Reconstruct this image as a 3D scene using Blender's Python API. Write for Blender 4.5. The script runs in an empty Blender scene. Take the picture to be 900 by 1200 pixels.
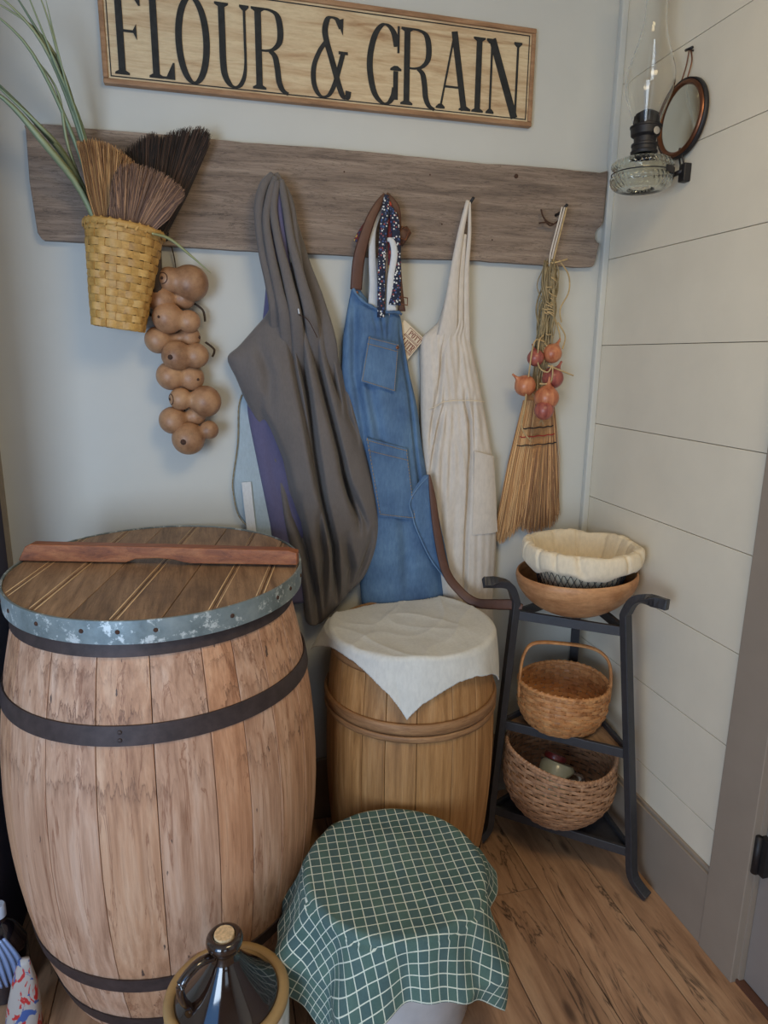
import bpy, bmesh, math, random
from math import sin, cos, pi, radians, sqrt, atan2, exp, hypot
from mathutils import Vector, Matrix, noise
random.seed(7)
SC = bpy.context.scene
COL = SC.collection

# ------------------------------------------------------------------ camera
cam_d = bpy.data.cameras.new('camera')
cam = bpy.data.objects.new('camera', cam_d)
COL.objects.link(cam)
cam.matrix_world = Matrix(((0.96860, 0.04540, -0.24445, -1.24361),
                           (-0.24839, 0.21973, -0.94341, -2.02596),
                           (0.01088, 0.97450, 0.22411, 1.55),
                           (0, 0, 0, 1)))
cam_d.sensor_width = 36
cam_d.lens = 23.7
cam_d.clip_start = 0.05
SC.camera = cam
SC.view_settings.view_transform = 'Standard'
SC.view_settings.look = 'None'
SC.view_settings.exposure = 0.0
SC.view_settings.gamma = 1.0
SC.view_settings.use_curve_mapping = False

# ------------------------------------------------------------------ world and lights
def srgb(r, g, b):
    f = lambda c: (c / 255 / 12.92) if c / 255 <= 0.04045 else ((c / 255 + 0.055) / 1.055) ** 2.4
    return (f(r), f(g), f(b), 1.0)

W = bpy.data.worlds.new('world')
SC.world = W
W.use_nodes = True
W.node_tree.nodes['Background'].inputs[0].default_value = (0.62, 0.72, 0.9, 1)
W.node_tree.nodes['Background'].inputs[1].default_value = 0.25

def area(name, loc, target, sx, sy, power, col):
    l = bpy.data.lights.new(name, 'AREA')
    l.shape = 'RECTANGLE'; l.size = sx; l.size_y = sy
    l.energy = power; l.color = col
    o = bpy.data.objects.new(name, l)
    COL.objects.link(o)
    o.location = loc
    d = Vector(target) - Vector(loc)
    o.rotation_euler = d.to_track_quat('-Z', 'Y').to_euler()
    return o

# daylight through the windows behind, an added fill, and the warm ceiling lamps
area('window_light', (-2.9, -3.4, 1.2), (-1.3, 0.0, 0.9), 1.1, 1.6, 56, (0.73, 0.86, 1.0))
area('side_blue_fill', (-2.25, -1.95, 1.0), (-1.65, 0.0, 0.9), 0.9, 1.7, 9, (0.10, 0.42, 1.0))  # no window here: blue fill added to tint the left of the wall
area('window_light_low', (-1.2, -3.9, 1.0), (-0.9, -0.3, 0.5), 0.7, 1.6, 6, (0.62, 0.80, 1.0))
area('ceiling_lamp', (-0.60, -1.65, 2.64), (-0.5, -0.8, 0.3), 0.7, 0.7, 17, (1.0, 0.77, 0.43))

# ------------------------------------------------------------------ materials
class NT:
    """small node-tree writer"""
    def __init__(s, name, rough=0.7, metal=0.0):
        s.m = bpy.data.materials.new(name); s.m.use_nodes = True
        s.t = s.m.node_tree; s.b = s.t.nodes['Principled BSDF']
        s.b.inputs['Roughness'].default_value = rough
        s.b.inputs['Metallic'].default_value = metal
        s.rnd = None
    def n(s, ty, **kw):
        x = s.t.nodes.new(ty)
        for k, v in kw.items(): setattr(x, k, v)
        return x
    def l(s, a, b): s.t.links.new(a, b)
    def coord(s, scale, kind='Object', rand=True, rot=(0, 0, 0)):
        tc = s.n('ShaderNodeTexCoord'); mp = s.n('ShaderNodeMapping')
        mp.inputs['Scale'].default_value = scale
        mp.inputs['Rotation'].default_value = rot
        s.l(tc.outputs[kind], mp.inputs['Vector'])
        if rand:
            oi = s.n('ShaderNodeObjectInfo'); mu = s.n('ShaderNodeMath', operation='MULTIPLY')
            mu.inputs[1].default_value = 37.0
            s.l(oi.outputs['Random'], mu.inputs[0]); s.l(mu.outputs[0], mp.inputs['Location'])
        return mp.outputs[0]
    def noise(s, vec, scale=1, detail=5, rough=0.6, dist=0.0):
        x = s.n('ShaderNodeTexNoise')
        x.inputs['Scale'].default_value = scale; x.inputs['Detail'].default_value = detail
        x.inputs['Roughness'].default_value = rough; x.inputs['Distortion'].default_value = dist
        if vec is not None: s.l(vec, x.inputs['Vector'])
        return x.outputs['Fac']
    def ramp(s, fac, stops, interp='LINEAR'):
        x = s.n('ShaderNodeValToRGB'); r = x.color_ramp; r.interpolation = interp
        while len(r.elements) < len(stops): r.elements.new(0.5)
        for e, (p, c) in zip(r.elements, stops):
            e.position = p; e.color = c if len(c) == 4 else (*c, 1)
        s.l(fac, x.inputs[0]); return x.outputs[0]
    def mix(s, fac, a, b, mode='MIX'):
        x = s.n('ShaderNodeMix', data_type='RGBA', blend_type=mode)
        for v, i in ((fac, 0), (a, 6), (b, 7)):
            if isinstance(v, (int, float)): x.inputs[i].default_value = v
            elif isinstance(v, tuple): x.inputs[i].default_value = v
            else: s.l(v, x.inputs[i])
        return x.outputs[2]
    def math(s, op, a, b=0.0):
        x = s.n('ShaderNodeMath', operation=op)
        for v, i in ((a, 0), (b, 1)):
            if isinstance(v, (int, float)): x.inputs[i].default_value = v
            else: s.l(v, x.inputs[i])
        return x.outputs[0]
    def vary(s, col, amt=0.15):
        """per-object brightness differences between alike pieces"""
        oi = s.n('ShaderNodeObjectInfo')
        k = s.math('MULTIPLY_ADD', oi.outputs['Random'], 2 * amt)
        k.node.inputs[2].default_value = 1 - amt
        hs = s.n('ShaderNodeHueSaturation'); s.l(col, hs.inputs['Color']); s.l(k, hs.inputs['Value'])
        return hs.outputs[0]
    def bump(s, h, strength=0.3, dist=0.002):
        x = s.n('ShaderNodeBump'); x.inputs['Strength'].default_value = strength
        x.inputs['Distance'].default_value = dist
        s.l(h, x.inputs['Height']); s.l(x.outputs[0], s.b.inputs['Normal'])
    def out(s, col):
        if isinstance(col, tuple): s.b.inputs['Base Color'].default_value = col
        else: s.l(col, s.b.inputs['Base Color'])
        return s.m

def m_plain(name, c, rough=0.6, metal=0.0, var=0.08, nscale=30, bump=0.15):
    n = NT(name, rough, metal)
    f = n.noise(n.coord((1, 1, 1)), nscale, 4)
    lo = tuple(x * (1 - var) for x in c[:3]); hi = tuple(min(1, x * (1 + var)) for x in c[:3])
    n.bump(f, bump, 0.001)
    return n.out(n.ramp(f, [(0.3, lo), (0.7, hi)]))

def m_wood(name, dark, mid, light, scale, rough=0.62, var=0.15, cracks=0.0, fine=12.0, bump=0.35, stain=None, dirt=None):
    n = NT(name, rough)
    v = n.coord(scale)
    a = n.noise(v, 3.0, 8, 0.62, 0.6)
    col = n.ramp(a, [(0.28, dark), (0.5, mid), (0.72, light)])
    b = n.noise(v, fine, 6, 0.7)
    col = n.mix(0.5, col, n.ramp(b, [(0.35, (0.62, 0.6, 0.58)), (0.6, (1, 1, 1))]), 'MULTIPLY')
    h = b
    if cracks:
        c = n.noise(v, 5.0, 9, 0.7, 1.6)
        cm = n.ramp(c, [(0.0, (1, 1, 1)), (0.475, (1, 1, 1)), (0.5, (1 - cracks,) * 3), (0.525, (1, 1, 1))])
        col = n.mix(1.0, col, cm, 'MULTIPLY')
    if stain:
        # water marks: jagged tide lines where barrels were wet
        sc, z0, z1, sx = stain
        w = n.coord((sx, sx, 2.0)); e = n.noise(w, sc, 5, 0.6, 0.3)
        line = n.ramp(e, [(0.0, (1, 1, 1)), (0.52, (1, 1, 1)), (0.555, (0.80, 0.70, 0.62)), (0.575, (0.42, 0.31, 0.25)), (0.585, (0.97, 0.95, 0.92)), (0.66, (1, 1, 1))])
        tc = n.n('ShaderNodeTexCoord'); sp = n.n('ShaderNodeSeparateXYZ'); n.l(tc.outputs['Object'], sp.inputs[0])
        mr = n.ramp(n.math('MULTIPLY', sp.outputs[2], 1.0), [(z0 - 0.16, (0.12,) * 3), (z0, (0.9,) * 3), (z1, (0.9,) * 3)])
        col = n.mix(mr, col, n.mix(1.0, col, line, 'MULTIPLY'))
    if dirt:
        e = n.noise(n.coord((1, 1, 1)), dirt[0], 6, 0.7)
        col = n.mix(n.ramp(e, [(0.5, (0, 0, 0)), (0.68, (dirt[2],) * 3)]), col, dirt[1])
    n.bump(h, bump, 0.002)
    col = n.vary(col, var) if var else col
    return n.out(col)

def m_floor():
    n = NT('floor_wood', 0.42)
    v = n.coord((6, 0.8, 6))
    a = n.noise(v, 3.0, 8, 0.6, 0.8)
    col = n.ramp(a, [(0.28, srgb(132, 98, 74)), (0.5, srgb(178, 138, 106)), (0.74, srgb(198, 160, 126))])
    b = n.noise(v, 14, 6, 0.7)
    col = n.mix(0.45, col, n.ramp(b, [(0.35, (0.66, 0.64, 0.62)), (0.6, (1, 1, 1))]), 'MULTIPLY')
    # dark open grain: long ragged cracks here and there
    c = n.noise(n.coord((5.5, 0.75, 5.5)), 2.6, 6, 0.55, 1.1)
    w = n.noise(n.coord((3.0, 1.1, 3.0)), 2.4, 3, 0.5)
    crack = n.ramp(c, [(0.0, (0, 0, 0)), (0.465, (0, 0, 0)), (0.49, (.45, .45, .45)), (0.5, (1, 1, 1)), (0.508, (.4, .4, .4)), (0.525, (0, 0, 0))])
    mask = n.ramp(w, [(0.47, (0, 0, 0)), (0.56, (1, 1, 1))])
    f = n.math('MULTIPLY', n.math('MULTIPLY', crack, mask), 0.85)
    col = n.mix(f, col, srgb(46, 34, 30))
    k = n.n('ShaderNodeTexVoronoi'); k.inputs['Scale'].default_value = 1.0
    n.l(n.coord((8.0, 2.6, 8.0)), k.inputs['Vector'])
    kn = n.ramp(k.outputs['Distance'], [(0.0, (1, 1, 1)), (0.05, (0.8,) * 3), (0.11, (0, 0, 0))])
    col = n.mix(n.math('MULTIPLY', kn, 0.75), col, srgb(60, 42, 34))
    n.bump(b, 0.2, 0.002)
    return n.out(n.vary(col, 0.10))

def m_cloth(name, c, weave=900, var=0.07, rough=0.9, c2=None, soft=0.0):
    n = NT(name, rough)
    f = n.noise(n.coord((1, 1, 1), rand=False), 14, 5)
    c2 = c2 or tuple(x * (1 - 2 * var) for x in c[:3])
    col = n.ramp(f, [(0.3, c2), (0.65, c)])
    g = n.noise(n.coord((1, 1, 0.35), rand=False), weave * 0.3, 3)
    col = n.mix(0.35, col, n.ramp(g, [(0.35, (0.75,) * 3), (0.62, (1.0,) * 3)]), 'MULTIPLY')
    n.bump(g, 0.2, 0.001)
    n.b.inputs['Sheen Weight'].default_value = 0.15
    return n.out(col)

M = {}
M['wall'] = m_plain('wall_paint', srgb(199, 199, 193), 0.75, 0, 0.02, 6, 0.03)
M['ship'] = m_plain('shiplap_paint', srgb(227, 218, 199), 0.6, 0, 0.03, 7, 0.04)
M['groove'] = m_plain('groove_backing', srgb(120, 108, 90), 0.9)  # plain brown of the subfloor and sheathing behind the joints
M['ceil'] = m_plain('ceiling_paint', srgb(215, 210, 200), 0.9, 0, 0.02, 5, 0.02)
M['trim'] = m_plain('taupe_trim_paint', srgb(150, 137, 124), 0.5, 0, 0.04, 9, 0.04)
M['door'] = m_plain('door_paint', srgb(140, 132, 128), 0.45, 0, 0.04, 9, 0.04)
M['dark'] = m_plain('dark_slate_paint', srgb(58, 58, 80), 0.7, 0, 0.06, 9, 0.04)
M['iron'] = m_plain('rusty_hoop_iron', srgb(70, 58, 56), 0.6, 0.35, 0.25, 40, 0.4)
M['black'] = m_plain('black_iron', srgb(44, 42, 44), 0.5, 0.4, 0.15, 60, 0.2)
M['stand'] = m_plain('slate_painted_iron', srgb(58, 58, 62), 0.42, 0.25, 0.12, 50, 0.12)
M['standplate'] = m_plain('stand_plate_paint', srgb(56, 56, 62), 0.45, 0.2, 0.12, 50, 0.12)

M['floor'] = m_floor()
M['barn'] = m_wood('weathered_board', srgb(108, 94, 84), srgb(142, 124, 110), srgb(166, 148, 132), (0.9, 9, 13), 0.85, 0, 0.5, 10, 0.6)
M['stave_plain'] = m_wood('oak_stave', srgb(162, 124, 100), srgb(196, 156, 130), srgb(214, 180, 155), (14, 14, 0.8), 0.62, 0.13, 0.22, 10, 0.3,
                    stain=(2.2, 0.68, 0.97, 9), dirt=(3.2, srgb(120, 84, 62), 0.3))
def m_stave():
    n = NT('oak_stave', 0.6)
    v = n.coord((12, 12, 0.7))
    a = n.noise(v, 3.0, 8, 0.62, 0.5)
    col = n.ramp(a, [(0.28, srgb(160, 118, 90)), (0.5, srgb(198, 156, 126)), (0.72, srgb(218, 184, 158))])
    oi = n.n('ShaderNodeObjectInfo')
    tone = n.ramp(oi.outputs['Random'], [(0.0, (0.98, 0.90, 0.80)), (0.2, (1, 0.98, 0.98)), (0.45, (0.95, 0.94, 0.95)), (0.7, (1.0, 0.96, 0.93)), (0.88, (0.95, 0.82, 0.70)), (1.0, (1, .98, .97))], 'CONSTANT')
    col = n.mix(1.0, col, tone, 'MULTIPLY')
    b = n.noise(n.coord((40, 40, 1.0)), 3, 6, 0.7)
    col = n.mix(0.55, col, n.ramp(b, [(0.35, (0.62, 0.56, 0.52)), (0.55, (1, 1, 1))]), 'MULTIPLY')
    # long rusty streaks running with the grain
    c = n.noise(n.coord((22, 22, 0.9)), 2.2, 5, 0.6, 0.8)
    col = n.mix(n.ramp(c, [(0.585, (0, 0, 0)), (0.62, (0.65,) * 3), (0.66, (0, 0, 0))]), col, srgb(128, 78, 50))
    # dark nicks and short checks
    e = n.noise(n.coord((30, 30, 7)), 2.4, 3, 0.5)
    col = n.mix(n.ramp(e, [(0.71, (0, 0, 0)), (0.735, (0.85,) * 3)]), col, srgb(58, 46, 44))
    # jagged tide marks of old water, mostly near the middle hoop and the head
    tc = n.n('ShaderNodeTexCoord'); sp = n.n('ShaderNodeSeparateXYZ'); n.l(tc.outputs['Object'], sp.inputs[0])
    jag = n.math('MULTIPLY', n.noise(n.coord((34, 34, 0.6)), 2.0, 4, 0.65), 0.20)
    w = n.math('MULTIPLY', n.math('ADD', sp.outputs[2], jag), 0.8)
    for z0, st in ((0.765, 0.9), (0.83, 0.7), (0.645, 0.7)):
        m = n.ramp(w, [(z0 - .030, (0, 0, 0)), (z0 - .006, (st * .35,) * 3), (z0, (st,) * 3), (z0 + .004, (0, 0, 0))])
        k = n.ramp(n.noise(n.coord((5, 5, 0.3)), 1.6, 2), [(0.40, (0, 0, 0)), (0.50, (1, 1, 1))])
        col = n.mix(n.math('MULTIPLY', m, k), col, srgb(98, 62, 42))
    n.bump(b, 0.35, 0.002)
    return n.out(n.vary(col, 0.07))
M['stave'] = m_stave()
M['stave2'] = m_wood('honey_stave', srgb(136, 94, 52), srgb(176, 128, 78), srgb(196, 150, 100), (16, 16, 0.8), 0.55, 0.12, 0.12, 10, 0.25)
M['hoopwood'] = m_wood('hoop_wood', srgb(120, 84, 54), srgb(154, 112, 74), srgb(178, 136, 94), (3, 3, 26), 0.6, 0.05, 0.2, 8, 0.35)
M['lidwood'] = m_wood('lid_wood', srgb(112, 86, 64), srgb(156, 124, 94), srgb(184, 150, 118), (12, 1.0, 12), 0.55, 0.14, 0.3, 9, 0.3,
                      dirt=(5.0, srgb(80, 58, 44), 0.45))
M['red'] = m_wood('red_brown_slat', srgb(112, 60, 34), srgb(160, 94, 54), srgb(186, 122, 76), (1.2, 14, 14), 0.5, 0, 0.3, 8, 0.25)
M['bowl'] = m_wood('bowl_wood', srgb(160, 106, 66), srgb(196, 142, 96), srgb(212, 160, 112), (3, 3, 10), 0.5, 0, 0.0, 14, 0.15,
                   dirt=(9, srgb(140, 88, 54), 0.5))
M['signframe'] = m_wood('sign_frame_wood', srgb(120, 86, 60), srgb(164, 124, 90), srgb(190, 152, 116), (2, 10, 10), 0.55, 0.08)
M['cork'] = m_plain('cork', srgb(216, 184, 140), 0.9, 0, 0.3, 160, 0.4)
M['leather'] = m_plain('brown_leather', srgb(92, 60, 46), 0.55, 0, 0.1, 60, 0.2)
M['brass'] = m_plain('copper_ring', srgb(120, 78, 56), 0.35, 0.8, 0.2, 14, 0.1)
M['rope'] = m_plain('dark_cord', srgb(70, 58, 50), 0.9)
M['straw'] = m_plain('raffia', srgb(186, 160, 116), 0.8, 0, 0.25, 40, 0.3)
M['stem'] = m_plain('grey_green_stem', srgb(146, 130, 98), 0.8, 0, 0.3, 40, 0.3)
M['ink'] = m_plain('black_letter_paint', srgb(34, 36, 37), 0.75, 0, 0.45, 60, 0.1)
M['tagink'] = m_plain('red_brown_print', srgb(120, 52, 40), 0.8)
M['pattyink'] = m_plain('blue_stencil', srgb(70, 84, 130), 0.5)

def m_sign():
    n = NT('sign_face', 0.55)
    v = n.coord((1.6, 8, 16), rand=False)
    a = n.noise(v, 2.2, 7, 0.6, 1.0)
    col = n.ramp(a, [(0.28, srgb(160, 124, 88)), (0.42, srgb(196, 168, 132)), (0.6, srgb(216, 196, 160)), (0.78, srgb(186, 156, 118))])
    b = n.noise(n.coord((4, 8, 20), rand=False), 8, 5, 0.7)
    col = n.mix(0.4, col, n.ramp(b, [(0.3, (0.6, 0.55, 0.5)), (0.55, (1, 1, 1))]), 'MULTIPLY')
    n.bump(b, 0.15, 0.001)
    return n.out(col)
M['sign'] = m_sign()

def m_galv():
    n = NT('galvanized_band', 0.45, 0.35)
    v = n.coord((1, 1, 1))
    a = n.noise(v, 9, 6, 0.65)
    col = n.ramp(a, [(0.3, srgb(92, 104, 106)), (0.5, srgb(132, 145, 146)), (0.7, srgb(156, 166, 166))])
    b = n.noise(v, 26, 5, 0.75)
    col = n.mix(n.ramp(b, [(0.54, (0, 0, 0)), (0.60, (1, 1, 1))]), col, srgb(205, 212, 210))
    n.bump(b, 0.3, 0.001)
    return n.out(col)
M['galv'] = m_galv()

def m_denim():
    n = NT('denim', 0.85)
    a = n.noise(n.coord((1, 1, 1), rand=False), 7, 5)
    col = n.ramp(a, [(0.3, srgb(70, 98, 134)), (0.7, srgb(102, 134, 166))])
    b = n.noise(n.coord((1, 1, 0.3), rand=False), 160, 3)
    col = n.mix(0.55, col, n.ramp(b, [(0.35, (0.6, 0.66, 0.74)), (0.65, (1.0, 1.0, 1.0))]), 'MULTIPLY')
    n.bump(b, 0.35, 0.001)
    return n.out(col)
M['denim'] = m_denim()
M['denimedge'] = m_cloth('denim_seam', srgb(112, 146, 184), 500)
M['thread'] = m_plain('gold_thread', srgb(170, 140, 96), 0.8)
M['brownc'] = m_cloth('taupe_canvas', srgb(108, 101, 98), 700, 0.05)
M['purple'] = m_cloth('mauve_canvas', srgb(96, 92, 124), 700, 0.05)
M['pale'] = m_cloth('pale_blue_cloth', srgb(168, 184, 194), 700, 0.05)
M['tape'] = m_cloth('white_tape', srgb(214, 216, 218), 700, 0.03)
M['linen'] = m_cloth('cream_linen', srgb(214, 204, 192), 420, 0.05)
M['muslin'] = m_cloth('white_muslin', srgb(216, 214, 206), 420, 0.04)
M['liner'] = m_cloth('unbleached_liner', srgb(236, 220, 192), 420, 0.05)

def m_dots(name, base, dots, scale, thr=0.33):
    n = NT(name, 0.85)
    v = n.n('ShaderNodeTexVoronoi'); v.inputs['Scale'].default_value = scale
    n.l(n.coord((1, 1, 1), rand=False), v.inputs['Vector'])
    hue = n.ramp(n.math('FRACT', n.math('MULTIPLY', v.outputs['Color'], 3.7)), [(0.0, dots[0]), (0.45, dots[1]), (0.8, dots[2])], 'CONSTANT')
    f = n.ramp(v.outputs['Distance'], [(thr, (1, 1, 1)), (thr + 0.04, (0, 0, 0))])
    return n.out(n.mix(f, base, hue))
M['navyfl'] = m_dots('navy_floral', srgb(32, 38, 58), (srgb(216, 216, 214), srgb(70, 92, 140), srgb(150, 74, 74)), 150, 0.36)
M['redfl'] = m_dots('red_floral', srgb(116, 44, 46), (srgb(196, 80, 60), srgb(60, 60, 84), srgb(200, 164, 90)), 95, 0.45)

def m_check():
    n = NT('green_check', 0.88)
    tc = n.n('ShaderNodeTexCoord'); sp = n.n('ShaderNodeSeparateXYZ'); n.l(tc.outputs['UV'], sp.inputs[0])
    P = 0.0238
    def line(o, ofs, w):
        a = n.math('FRACT', n.math('ADD', n.math('DIVIDE', sp.outputs[o], P), ofs))
        return n.math('LESS_THAN', a, w)
    lines = n.math('MAXIMUM', line(0, 0.0, 0.095), line(1, 0.0, 0.095))
    f = n.noise(n.coord((1, 1, 1), rand=False), 260, 3)
    g = n.noise(n.coord((1, 1, 1), rand=False), 9, 4)
    base = n.ramp(g, [(0.3, srgb(70, 98, 94)), (0.7, srgb(90, 118, 108))])
    par = n.math('MULTIPLY', n.math('LESS_THAN', n.math('FRACT', n.math('DIVIDE', sp.outputs[0], P * 2)), 0.5), 0.18)
    base = n.mix(par, base, srgb(60, 72, 104))
    col = n.mix(lines, base, srgb(214, 220, 204))
    col = n.mix(0.35, col, n.ramp(f, [(0.35, (0.72,) * 3), (0.62, (1,) * 3)]), 'MULTIPLY')
    n.bump(f, 0.15, 0.001)
    return n.out(col)
M['check'] = m_check()

def m_attr(name, rough=0.75):
    """strands whose own colour is stored per strand"""
    n = NT(name, rough)
    a = n.n('ShaderNodeAttribute'); a.attribute_name = 'tint'
    return n.out(a.outputs['Color'])
M['strand'] = m_attr('broom_straw')
M['blade'] = m_attr('grass_blade', 0.5)

def m_splint(name, d, mid, l, var):
    n = NT(name, 0.55)
    a = n.noise(n.coord((1, 1, 1)), 26, 6, 0.7)
    col = n.ramp(a, [(0.28, d), (0.5, mid), (0.75, l)])
    b = n.noise(n.coord((30, 30, 160)), 2.5, 4)
    col = n.mix(0.5, col, n.ramp(b, [(0.3, (0.65, 0.6, 0.55)), (0.6, (1, 1, 1))]), 'MULTIPLY')
    n.bump(b, 0.3, 0.001)
    return n.out(n.vary(col, var))
M['yel'] = m_splint('yellow_splint', srgb(160, 116, 56), srgb(198, 154, 84), srgb(214, 176, 108), 0.1)
M['split'] = m_splint('orange_splint', srgb(146, 92, 50), srgb(196, 136, 84), srgb(216, 164, 108), 0.1)
M['reed'] = m_splint('brown_reed', srgb(118, 84, 60), srgb(176, 132, 98), srgb(200, 160, 126), 0.1)

def m_gourd():
    n = NT('gourd_skin', 0.45)
    a = n.noise(n.coord((1, 1, 1)), 16, 6, 0.65)
    col = n.ramp(a, [(0.3, srgb(126, 88, 62)), (0.52, srgb(168, 126, 92)), (0.75, srgb(186, 146, 108))])
    b = n.noise(n.coord((1, 1, 1)), 60, 5, 0.7)
    col = n.mix(0.4, col, n.ramp(b, [(0.3, (0.6, 0.52, 0.46)), (0.5, (1, 1, 1))]), 'MULTIPLY')
    n.bump(b, 0.1, 0.001)
    return n.out(n.vary(col, 0.1))
M['gourd'] = m_gourd()
M['scar'] = m_plain('dark_scar', srgb(70, 46, 34), 0.9)
def m_onion(name, d, l):
    n = NT(name, 0.35)
    a = n.noise(n.coord((60, 60, 4)), 1.2, 5, 0.6)
    col = n.ramp(a, [(0.3, d), (0.65, l)])
    n.bump(a, 0.2, 0.001)
    return n.out(col)
M['onion'] = m_onion('onion_skin', srgb(160, 84, 56), srgb(204, 134, 94))
M['onionred'] = m_onion('onion_skin_red', srgb(124, 58, 58), srgb(176, 100, 84))

def m_glass(name, col, rough=0.02, ior=1.45):
    n = NT(name, rough)
    n.b.inputs['Transmission Weight'].default_value = 1.0
    n.b.inputs['IOR'].default_value = ior
    return n.out(col)
M['glass'] = m_glass('clear_glass', (0.98, 0.98, 0.965, 1), 0.01, 1.32)
M['fontglass'] = m_glass('greenish_glass', (0.94, 0.97, 0.93, 1), 0.04, 1.4)
def m_gloss(name, c, rough, coat=0.6):
    n = NT(name, rough); n.b.inputs['Coat Weight'].default_value = coat
    n.b.inputs['Coat Roughness'].default_value = 0.06
    f = n.noise(n.coord((1, 1, 1)), 12, 5)
    return n.out(n.ramp(f, [(0.3, tuple(x * 0.8 for x in c[:3])), (0.7, c)]))
M['jugbrown'] = m_gloss('brown_glaze', srgb(40, 25, 19), 0.10, 1.0)
M['jugwhite'] = m_gloss('white_glaze', srgb(214, 212, 208), 0.2)
M['jugrim'] = m_gloss('ochre_glaze', srgb(176, 142, 92), 0.4, 0.2)
M['crock'] = m_gloss('crock_glaze', srgb(206, 206, 208), 0.2)
M['mirror'] = m_plain('mirror', srgb(200, 202, 196), 0.12, 1.0, 0.02, 6, 0.0)
M['steel'] = m_plain('shiny_steel', srgb(190, 188, 186), 0.22, 1.0, 0.05, 6, 0.02)
M['enamel'] = m_gloss('pale_enamel', srgb(168, 172, 156), 0.3)
M['redlid'] = m_gloss('dark_red_paint', srgb(120, 36, 36), 0.4)
M['bottle'] = m_gloss('dark_bottle_glass', srgb(26, 18, 24), 0.1, 1.0)
M['cap'] = m_gloss('white_cap', srgb(206, 212, 222), 0.4)
def m_bag():
    n = NT('patterned_bag', 0.5)
    a = n.noise(n.coord((1, 1, .5), rand=False), 42, 3, .5, 1.2); b = n.noise(n.coord((1, 1, .5), rand=False, rot=(.4, .3, 1)), 34, 3, .5, 1.4)
    col = n.mix(n.ramp(a, [(0.55, (0, 0, 0)), (0.57, (1, 1, 1))]), srgb(166, 158, 152), srgb(176, 40, 40))
    return n.out(n.mix(n.ramp(b, [(0.60, (0, 0, 0)), (0.62, (1, 1, 1))]), col, srgb(60, 84, 140)))
M['bag'] = m_bag()
M['film'] = m_gloss('blue_grey_film', srgb(130, 150, 190), 0.25, 0.6)

# ------------------------------------------------------------------ mesh helpers
class G:
    """vertex and face lists in world metres"""
    def __init__(s): s.v = []; s.f = []; s.c = []
    def add(s, v, f, col=None):
        o = len(s.v); s.v += [tuple(x) for x in v]; s.f += [tuple(i + o for i in q) for q in f]
        if col: s.c += [col] * len(v)
        return s

def put(name, g, mat, parent=None, smooth=False, bevel=0, sub=0, label=None, uv=None, angle=None):
    me = bpy.data.meshes.new(name)
    off = Vector(parent_loc(parent)) if parent else Vector((0, 0, 0))
    me.from_pydata([tuple(Vector(p) - off) for p in g.v], [], g.f)
    me.validate(); me.update()
    bm = bmesh.new(); bm.from_mesh(me)
    bmesh.ops.recalc_face_normals(bm, faces=bm.faces); bm.to_mesh(me); bm.free()
    if g.c and len(g.c) == len(me.vertices):
        at = me.attributes.new('tint', 'FLOAT_COLOR', 'POINT')
        at.data.foreach_set('color', [x for c in g.c for x in c])
    if uv:
        ul = me.uv_layers.new(name='UVMap')
        for lp in me.loops: ul.data[lp.index].uv = uv[lp.vertex_index]
    if smooth: me.polygons.foreach_set('use_smooth', [True] * len(me.polygons))
    me.materials.append(mat)
    o = bpy.data.objects.new(name, me); COL.objects.link(o)
    if smooth and angle:
        me.set_sharp_from_angle(angle=radians(angle))
    if parent: o.parent = parent
    if bevel:
        b = o.modifiers.new('bevel', 'BEVEL'); b.width = bevel; b.segments = 2; b.limit_method = 'ANGLE'; b.angle_limit = radians(40)
    if sub:
        b = o.modifiers.new('sub', 'SUBSURF'); b.levels = sub; b.render_levels = sub
    if label: o['label'] = label
    return o

def parent_loc(p):
    l = Vector((0, 0, 0))
    while p: l += p.location; p = p.parent
    return l

def thing(name, loc, label, cat, group=None):
    o = bpy.data.objects.new(name, None); COL.objects.link(o)
    o.empty_display_size = 0.05; o.location = loc
    o['label'] = label; o['category'] = cat
    if group: o['group'] = group
    return o
def tag(o, label, cat, group=None):
    o['label'] = label; o['category'] = cat
    if group: o['group'] = group
    return o
def struct(o): o['kind'] = 'structure'; return o
def stuff(o): o['kind'] = 'stuff'; return o

def box(x0, x1, y0, y1, z0, z1):
    g = G()
    return g.add([(x0, y0, z0), (x1, y0, z0), (x1, y1, z0), (x0, y1, z0), (x0, y0, z1), (x1, y0, z1), (x1, y1, z1), (x0, y1, z1)],
                 [(0, 3, 2, 1), (4, 5, 6, 7), (0, 1, 5, 4), (1, 2, 6, 5), (2, 3, 7, 6), (3, 0, 4, 7)])

def resample(pts, n, closed=False):
    """Catmull-Rom through pts (any dimension), n samples"""
    P = [tuple(p) for p in pts]; m = len(P); out = []
    segs = m if closed else m - 1
    for i in range(n):
        t = i / (n if closed else n - 1) * segs
        k = min(int(t), segs - 1); u = t - k
        g = (lambda j: P[j % m]) if closed else (lambda j: P[max(0, min(m - 1, j))])
        a, b, c, d = g(k - 1), g(k), g(k + 1), g(k + 2)
        out.append(tuple(0.5 * (2 * q + (r - p) * u + (2 * p - 5 * q + 4 * r - s) * u * u + (3 * q - p - 3 * r + s) * u ** 3)
                         for p, q, r, s in zip(a, b, c, d)))
    return out

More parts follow.
